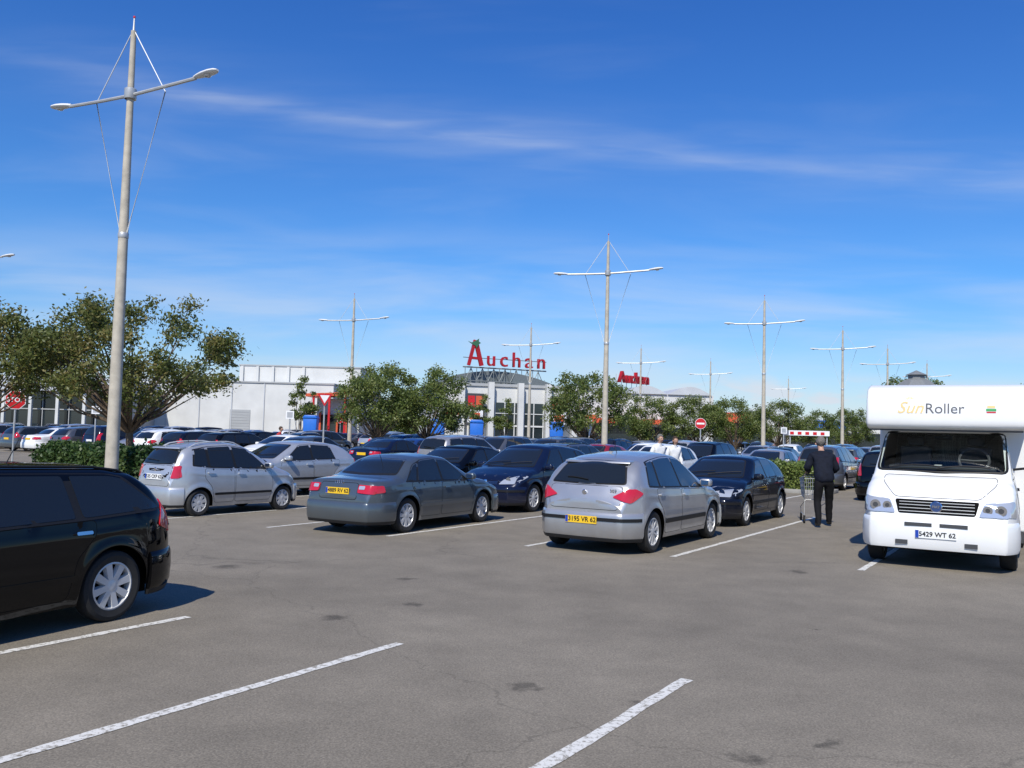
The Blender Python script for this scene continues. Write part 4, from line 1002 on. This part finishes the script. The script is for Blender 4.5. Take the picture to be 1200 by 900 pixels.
def woods():
    rg=np.random.default_rng(5); cen=[];rad=[]
    for i in range(420):
        x=-260+i*1.45; y=270+rg.uniform(-25,25); hh=6.5+3.5*noise.noise(Vector((x*.02,0,0)))+2.0*noise.noise(Vector((x*.11,3,0)))
        if x<-60: hh+=9
        for k in range(3): cen.append((x+rg.uniform(-2,2),y,hh*(.2+.33*k))); rad.append(rg.uniform(2.2,3.8))
    V,F=leaves(cen,rad,60000,.75,77); o=obj('distant_woods',leafmesh('distant_woods',V,F,LEAFG)); o['kind']='stuff'; o['label']='low line of distant trees on the horizon'; o['category']='woods'
woods()

# ------------------------------------------------------------------ people
SKIN=mat('skin',(.46,.27,.19),.55,var=.1); HAIRG=mat('grey_hair',(.20,.185,.165),.9,var=.5,scale=60,bump=.8); HAIRB=mat('brown_hair',(.06,.035,.02),.7,var=.4,scale=40)
def skinmesh(name,nodes_,edges,root=0,sub=2):
    me=bpy.data.meshes.new(name); me.from_pydata([n[0] for n in nodes_],edges,[]); o=bpy.data.objects.new('tmp',me); COL.objects.link(o)
    sk=o.modifiers.new('s','SKIN'); ss=o.modifiers.new('u','SUBSURF'); ss.levels=sub; ss.render_levels=sub
    for i,n in enumerate(nodes_):
        r=n[1]; me.skin_vertices[0].data[i].radius=(r if isinstance(r,tuple) else (r,r)); me.skin_vertices[0].data[i].use_root=(i==root)
    sk.use_smooth_shade=True
    dg=bpy.context.evaluated_depsgraph_get(); dg.update(); out=bpy.data.meshes.new_from_object(o.evaluated_get(dg)); bpy.data.objects.remove(o); out.name=name; return out
def person(label,loc,az,coat,trous,hair,arms='push',stride=1,long_hair=False,sc_=1.0):
    e=top('person',label,'person',loc,-math.radians(az),scale=sc_)
    nd=[];ed=[]
    def a(p,r,par=None):
        nd.append((p,r)); 
        if par is not None: ed.append((par,len(nd)-1))
        return len(nd)-1
    push=arms=='push'
    lean=.22 if push else .02; lo=1.10 if push else 1.0; dn=.03 if push else 0
    pel=a((0,-.02,.95),(.15,.115)); sp1=a((0,lean*.35,1.13-dn*.3),(.145,.11),pel); ch=a((0,lean,1.35-dn),(.175,.125),sp1)
    hx=lean+(.05 if push else 0)
    nk=a((0,lean+.04,1.49-dn),(.065,.06),ch); nk2=a((0,hx+.06,1.55-dn),.055,nk); h1=a((0,hx+.085,1.62-dn),(.072,.085),nk2); h2=a((0,hx+.09,1.70-dn),(.078,.092),h1); h3=a((0,hx+.085,1.745-dn),(.05,.055),h2)
    a((0,hx+.20,1.645-dn),.014,h1)
    for sg in(1,-1):
        sh=a((sg*.185,lean-.01,1.42-dn),.068,ch)
        if push: el=(sg*.29,lean-.02,1.15); wr=(sg*.22,.42,1.06); dirv=Vector((0,.9,-.1))
        else: el=(sg*.25,lean-.04,1.15); wr=(sg*.26,lean+.08,.90); dirv=Vector((0,.25,-.95))
        ei=a(el,.046,sh); wi=a(wr,.030,ei); w=Vector(wr); pm=a(tuple(w+dirv*.07),(.034,.022),wi)
        pc=w+dirv*.10
        for k in range(4):
            off=Vector((sg*(.03-.02*k),0,0)); l=[.038,.042,.040,.032][k]
            f1=a(tuple(pc+off+dirv*.01),.0095,pm); f2=a(tuple(pc+off+dirv*(.01+l)+Vector((0,0,-.012))),.009,f1); a(tuple(pc+off+dirv*(.02+l)+Vector((0,-.015,-.035))),.008,f2)
        t1=a(tuple(w+dirv*.05+Vector((-sg*.04,.01,0))),.010,pm); a(tuple(w+dirv*.09+Vector((-sg*.05,.012,-.015))),.009,t1)
        hp=a((sg*.095,-.02,.88),(.11,.115),pel)
        if stride: kn=(sg*.12,.12 if sg>0 else .02,.50); an=(sg*.14,.20 if sg>0 else -.24,.10); to=(sg*.16,.35 if sg>0 else -.09,.035); hl=(sg*.14,.16 if sg>0 else -.27,.045)
        else: kn=(sg*.10,.02,.50); an=(sg*.10,0,.09); to=(sg*.12,.16,.035); hl=(sg*.1,-.04,.04)
        ki=a(kn,.078,hp); ca=a(tuple(Vector(kn).lerp(Vector(an),.35)),.072,ki); ai=a(tuple(Vector(an)+Vector((0,0,.03))),.062,ca); a(to,(.042,.032),ai); a(hl,.034,ai)
    me=skinmesh('body',nd,ed,pel)
    me.materials.clear()
    SH=mat('shoe_black',(.012,.012,.012),.5)
    for m_ in(SKIN,coat,trous,SH): me.materials.append(m_)
    for p in me.polygons:
        c=p.center
        if c.z<.085: k=3
        elif c.z<.98 and abs(c.x)<.23: k=2
        elif c.z>1.52-dn: k=0
        else: k=1
        if abs(c.x)>.15 and ((push and c.y>.43 and c.z>.8) or (not push and c.z<.89 and c.z>.7 and abs(c.x)>.21)): k=0
        p.material_index=k
    for v in me.vertices:
        c=v.co
        if c.z<.9 and c.z>.1: v.co=c+v.normal*(.010*noise.noise(c*14))
    bo=obj('body',me,e)
    nd=[];ed=[]
    j0=a((0,-.03,.82),(.20*lo,.15*lo)); j1=a((0,-.01,1.0),(.185*lo,.15*lo),j0); j2=a((0,lean*.42,1.18-dn*.4),(.178*lo,.148*lo),j1); j3=a((0,lean,1.35-dn),(.192,.158),j2); a((0,lean+.035,1.455-dn),(.080,.078),j3)
    for sg in(1,-1):
        sh=a((sg*.19,lean-.01,1.395-dn),.082,j3)
        if push: el=(sg*.29,lean-.03,1.13); wr=(sg*.225,.41,1.07)
        else: el=(sg*.255,lean-.04,1.15); wr=(sg*.265,lean+.06,.92)
        ei=a(el,.070*lo,sh); a(wr,.054,ei)
    me=skinmesh('jacket',nd,ed,0); me.materials.clear(); me.materials.append(coat)
    for v in me.vertices:
        c=v.co; k=.018*noise.noise(c*9)+.010*noise.noise(c*22); v.co=c+v.normal*k
    obj('jacket',me,e)
    bm=bmesh.new(); bmesh.ops.create_uvsphere(bm,u_segments=28,v_segments=20,radius=1)
    cz=1.695-dn
    for v in bm.verts:
        c=v.co.copy(); k=1+.12*noise.noise(c*3)+.12*noise.noise(c*8)
        x,y,z=c.x*.092*k,c.y*.106*k,c.z*.112*k
        if c.y>.30 and c.z<.40: y*=.5; x*=.8
        if c.z<-.2 and not long_hair: z*=.95; x*=.88
        if long_hair and c.z<0 and c.y<.3: z*=1.9
        v.co=Vector((x,y+hx+.068,z+cz))
    hm=bpy.data.meshes.new('hair'); bm.to_mesh(hm); bm.free(); hm.materials.append(hair); hm.polygons.foreach_set('use_smooth',[True]*len(hm.polygons)); obj('hair',hm,e)
    for nm,pp,rr,mm in(('eye',[(.032,hx+.172,1.67-dn),(-.032,hx+.172,1.67-dn)],.011,INK),('ear',[(.088,hx+.08,1.645-dn),(-.088,hx+.08,1.645-dn)],.024,SKIN)):
        for q in pp:
            b=MB(); b.lathe([(.0005,-rr*1.2),(rr*.7,-rr*.8),(rr,0),(rr*.7,rr*.8),(.0005,rr*1.2)],'z',8,0,q); obj(nm,b.mesh(nm,[mm]),bo)
    b=MB(); b.tube([(-.025,hx+.172,1.605-dn),(0,hx+.18,1.602-dn),(.025,hx+.172,1.605-dn)],.005,5); obj('mouth',b.mesh('mouth',[mat('lip',(.30,.10,.08),.5)]),bo)
    return e
COATN=mat('navy_jacket_cloth',(.010,.013,.024),.85,var=.4,scale=14,bump=.3,spec=.2); TRB=mat('black_trouser_cloth',(.008,.008,.010),.85,var=.3,scale=14,spec=.2)
WSH=mat('white_shirt_cloth',(.7,.7,.7),.8); RSH=mat('red_shirt_cloth',(.45,.03,.03),.8); JEAN=mat('denim_cloth',(.04,.06,.12),.85)
mx,my=6.50,18.42; PAZ=8; TAZ=8
person('grey-haired man in dark jacket and black trousers pushing a trolley',(mx,my,0),PAZ,COATN,TRB,HAIRG,sc_=1.05)
person('person in white shirt walking between cars',(4.72,28.4,0),150,WSH,JEAN,HAIRG,'hang',1,sc_=1.03)
person('person in pale top walking between cars',(5.40,29.4,0),160,WSH,TRB,HAIRB,'hang',1,True,1.0)
person('person in red shirt standing among parked cars',(-11.8,45.3,0),90,RSH,JEAN,HAIRB,'hang',0)

# trolley
hand=Vector((mx+sin(math.radians(PAZ))*.56,my+cos(math.radians(PAZ))*.56,0))
org=hand-Vector((sin(math.radians(TAZ)),cos(math.radians(TAZ)),0))*.41
e=top('shopping_trolley','empty wire shopping trolley pushed by the man','shopping trolley',org,-math.radians(TAZ))
b=MB()
y0,y1=.50,1.42; zt0,zt1=1.0,.92
cor=[(-.29,y0,zt0),(.29,y0,zt0),(.21,y1,zt1),(-.21,y1,zt1)]
b.tube(cor+[cor[0]],.008,5)
bc=[(-.24,y0+.08,.50),(.24,y0+.08,.50),(.18,y1-.08,.56),(-.18,y1-.08,.56)]; b.tube(bc+[bc[0]],.006,5)
def L3(p,q,t): return tuple(Vector(p).lerp(Vector(q),t))
for s_ in range(4):
    p,q=cor[s_],cor[(s_+1)%4]; pb,qb=bc[s_],bc[(s_+1)%4]; n=14 if s_%2 else 9
    for k in range(n+1): b.tube([L3(p,q,k/n),L3(pb,qb,k/n)],.0035,4,cap=False)
    for t in(.25,.5,.75): b.tube([L3(p,pb,t),L3(q,qb,t)],.0035,4,cap=False)
for k in range(9): b.tube([L3(bc[0],bc[1],k/8),L3(bc[3],bc[2],k/8)],.0035,4,cap=False)
obj('basket',b.mesh('basket',[GALV]),e)
b=MB(); b.tube([(-.30,y0-.09,1.04),(.30,y0-.09,1.04)],.016,8); obj('handle',b.mesh('handle',[TRIMG]),e)
b=MB()
for sg in(1,-1): b.tube([(sg*.29,y0-.09,1.04),(sg*.28,y0+.02,.98),(sg*.26,y0+.05,.5),(sg*.27,y0+.0,.16)],.009,6); b.tube([(sg*.27,y0,.17),(sg*.2,y1-.15,.17),(sg*.2,y1-.1,.3),(sg*.24,y0+.08,.48)],.009,6)
obj('frame',b.mesh('frame',[GALV]),e)
for x,y in((.27,y0),(-.27,y0),(.2,y1-.15),(-.2,y1-.15)):
    b=MB(); prof=[(.03,-.014),(.062,-.014),(.062,.014),(.03,.014)]; b.lathe(prof,'y',14,0); V=[Vector((x+v.y,y+v.x,.062+v.z)) for v in b.V]
    b2=MB(); b2.add(V,b.F); b2.box(x-.02,x+.02,y-.012,y+.012,.06,.17); obj('wheel',b2.mesh('wheel',[TYRE]),e)

# ------------------------------------------------------------------ sky, sun, camera
EL=math.radians(46); SAZ=math.radians(195)
w=bpy.data.worlds.new('World'); sc.world=w; w.use_nodes=True; N=w.node_tree.nodes; L=w.node_tree.links
bg=N['Background']; bg.inputs[1].default_value=.10
sky=N.new('ShaderNodeTexSky'); sky.sky_type='NISHITA'; sky.sun_disc=False; sky.sun_elevation=EL; sky.sun_rotation=SAZ; sky.altitude=0; sky.air_density=1.0; sky.dust_density=.3; sky.ozone_density=3.0
tc=N.new('ShaderNodeTexCoord'); sx=N.new('ShaderNodeSeparateXYZ'); L.new(tc.outputs['Generated'],sx.inputs[0])
def M(op,a,b_=None,c=None):
    n=N.new('ShaderNodeMath'); n.operation=op
    for i,v in enumerate((a,b_,c)):
        if v is None: continue
        if isinstance(v,(int,float)): n.inputs[i].default_value=v
        else: L.new(v,n.inputs[i])
    return n.outputs[0]
yy=M('MAXIMUM',sx.outputs[1],.08); A=M('DIVIDE',sx.outputs[0],yy); B=M('DIVIDE',sx.outputs[2],yy)
front=M('GREATER_THAN',sx.outputs[1],.1)
cv=N.new('ShaderNodeCombineXYZ'); L.new(A,cv.inputs[0]); L.new(B,cv.inputs[1])
def nzz(sx_,sy_,sc2,det=6,rot=0,dist=0):
    mp=N.new('ShaderNodeMapping'); mp.inputs['Scale'].default_value=(sx_,sy_,1); mp.inputs['Rotation'].default_value=(0,0,rot); L.new(cv.outputs[0],mp.inputs[0])
    n=N.new('ShaderNodeTexNoise'); n.inputs['Scale'].default_value=sc2; n.inputs['Detail'].default_value=det; n.inputs['Distortion'].default_value=dist; L.new(mp.outputs[0],n.inputs['Vector']); return n.outputs[0]
def rng(v,a,b_,lo=0,hi=1):
    n=N.new('ShaderNodeMapRange'); n.interpolation_type='SMOOTHSTEP'
    for i,q in enumerate((a,b_,lo,hi)): n.inputs[i+1].default_value=q
    L.new(v,n.inputs[0]); return n.outputs[0]
n1=nzz(1.2,9,2.0,7,.12,.3); n2=nzz(2,16,3,7,.1,.4); n3=nzz(1,3.5,2.0,5,.0,.2); n4=nzz(1.0,5,2.4,8,.18,.5)
cen=M('ADD',M('MULTIPLY_ADD',A,-.10,.333),M('MULTIPLY',M('MULTIPLY',A,A),.09))
wob=M('MULTIPLY_ADD',n3,.04,-.02)
ds=M('SUBTRACT',M('ADD',B,wob),cen)
up=M('POWER',2.718,M('MULTIPLY',M('MULTIPLY',ds,ds),-1/(.010**2)))
wide=M('POWER',2.718,M('MULTIPLY',M('MULTIPLY',ds,ds),-1/(.038**2)))
am=M('MULTIPLY',rng(A,-.75,-.3),rng(n2,.25,.75,.25,1))
streak=M('ADD',M('MULTIPLY',M('MULTIPLY',up,am),.16),M('MULTIPLY',M('MULTIPLY',wide,am),M('MULTIPLY',rng(n1,.3,.7,.3,1),.22)))
cir=M('MULTIPLY',rng(n4,.50,.78),M('MULTIPLY',rng(B,.60,.30),.12))
lowc=M('MULTIPLY',rng(n1,.36,.68),M('MULTIPLY',M('MULTIPLY',rng(B,.26,.13),rng(B,-.05,.04)),.42))
haze=M('MULTIPLY',rng(B,.16,.0),.22)
cum=M('MULTIPLY',M('MULTIPLY',rng(nzz(3,9,4,7,0,.2),.46,.60),M('MULTIPLY',M('MULTIPLY',rng(B,.085,.05),rng(B,-.02,.03)),rng(A,.05,.25))),.6)
tot=M('MULTIPLY',M('MINIMUM',M('ADD',M('ADD',M('ADD',streak,haze),cir),M('ADD',lowc,cum)),.85),front)
cr=N.new('ShaderNodeValToRGB'); L.new(sx.outputs[2],cr.inputs[0])
els=cr.color_ramp.elements; els[0].position=0.0; els[0].color=(.29,.335,.40,1); els[1].position=.50; els[1].color=(.09,.245,.50,1)
q=els.new(.17); q.color=(.155,.305,.47,1)
tn=N.new('ShaderNodeVectorMath'); tn.operation='MULTIPLY'; L.new(sky.outputs[0],tn.inputs[0]); L.new(cr.outputs[0],tn.inputs[1])
t3=N.new('ShaderNodeVectorMath'); t3.operation='SCALE'; t3.inputs['Scale'].default_value=3.0; L.new(tn.outputs[0],t3.inputs[0])
mx_=N.new('ShaderNodeMix'); mx_.data_type='RGBA'; L.new(tot,mx_.inputs[0]); L.new(t3.outputs[0],mx_.inputs[6]); mx_.inputs[7].default_value=(7.0,7.5,8.4,1)
L.new(mx_.outputs[2],bg.inputs[0])
sd=Vector((sin(SAZ)*cos(EL),cos(SAZ)*cos(EL),sin(EL)))
sl=bpy.data.lights.new('sun','SUN'); sl.energy=4.9; sl.angle=math.radians(.55); sl.color=(1,.95,.85); so=bpy.data.objects.new('sun',sl); COL.objects.link(so); so.rotation_euler=(-sd).to_track_quat('-Z','Y').to_euler(); so.location=(0,0,30)
cam=bpy.data.cameras.new('camera'); co=bpy.data.objects.new('camera',cam); COL.objects.link(co); cam.sensor_width=36; cam.lens=36*1040/1200; cam.clip_end=5000; cam.clip_start=.1
ph=math.atan(58/1040); th=math.radians(1.5)
Fw=Vector((0,cos(ph),sin(ph))); U0=Vector((0,-sin(ph),cos(ph))); R0=Vector((1,0,0))
Rt=R0*cos(th)+U0*sin(th); Up=U0*cos(th)-R0*sin(th)
Mx=Matrix((Rt,Up,-Fw)).transposed().to_4x4(); Mx.translation=Vector((0,0,1.751)); co.matrix_world=Mx
sc.camera=co
sc.view_settings.view_transform='Standard'; sc.view_settings.look='None'; sc.view_settings.exposure=0
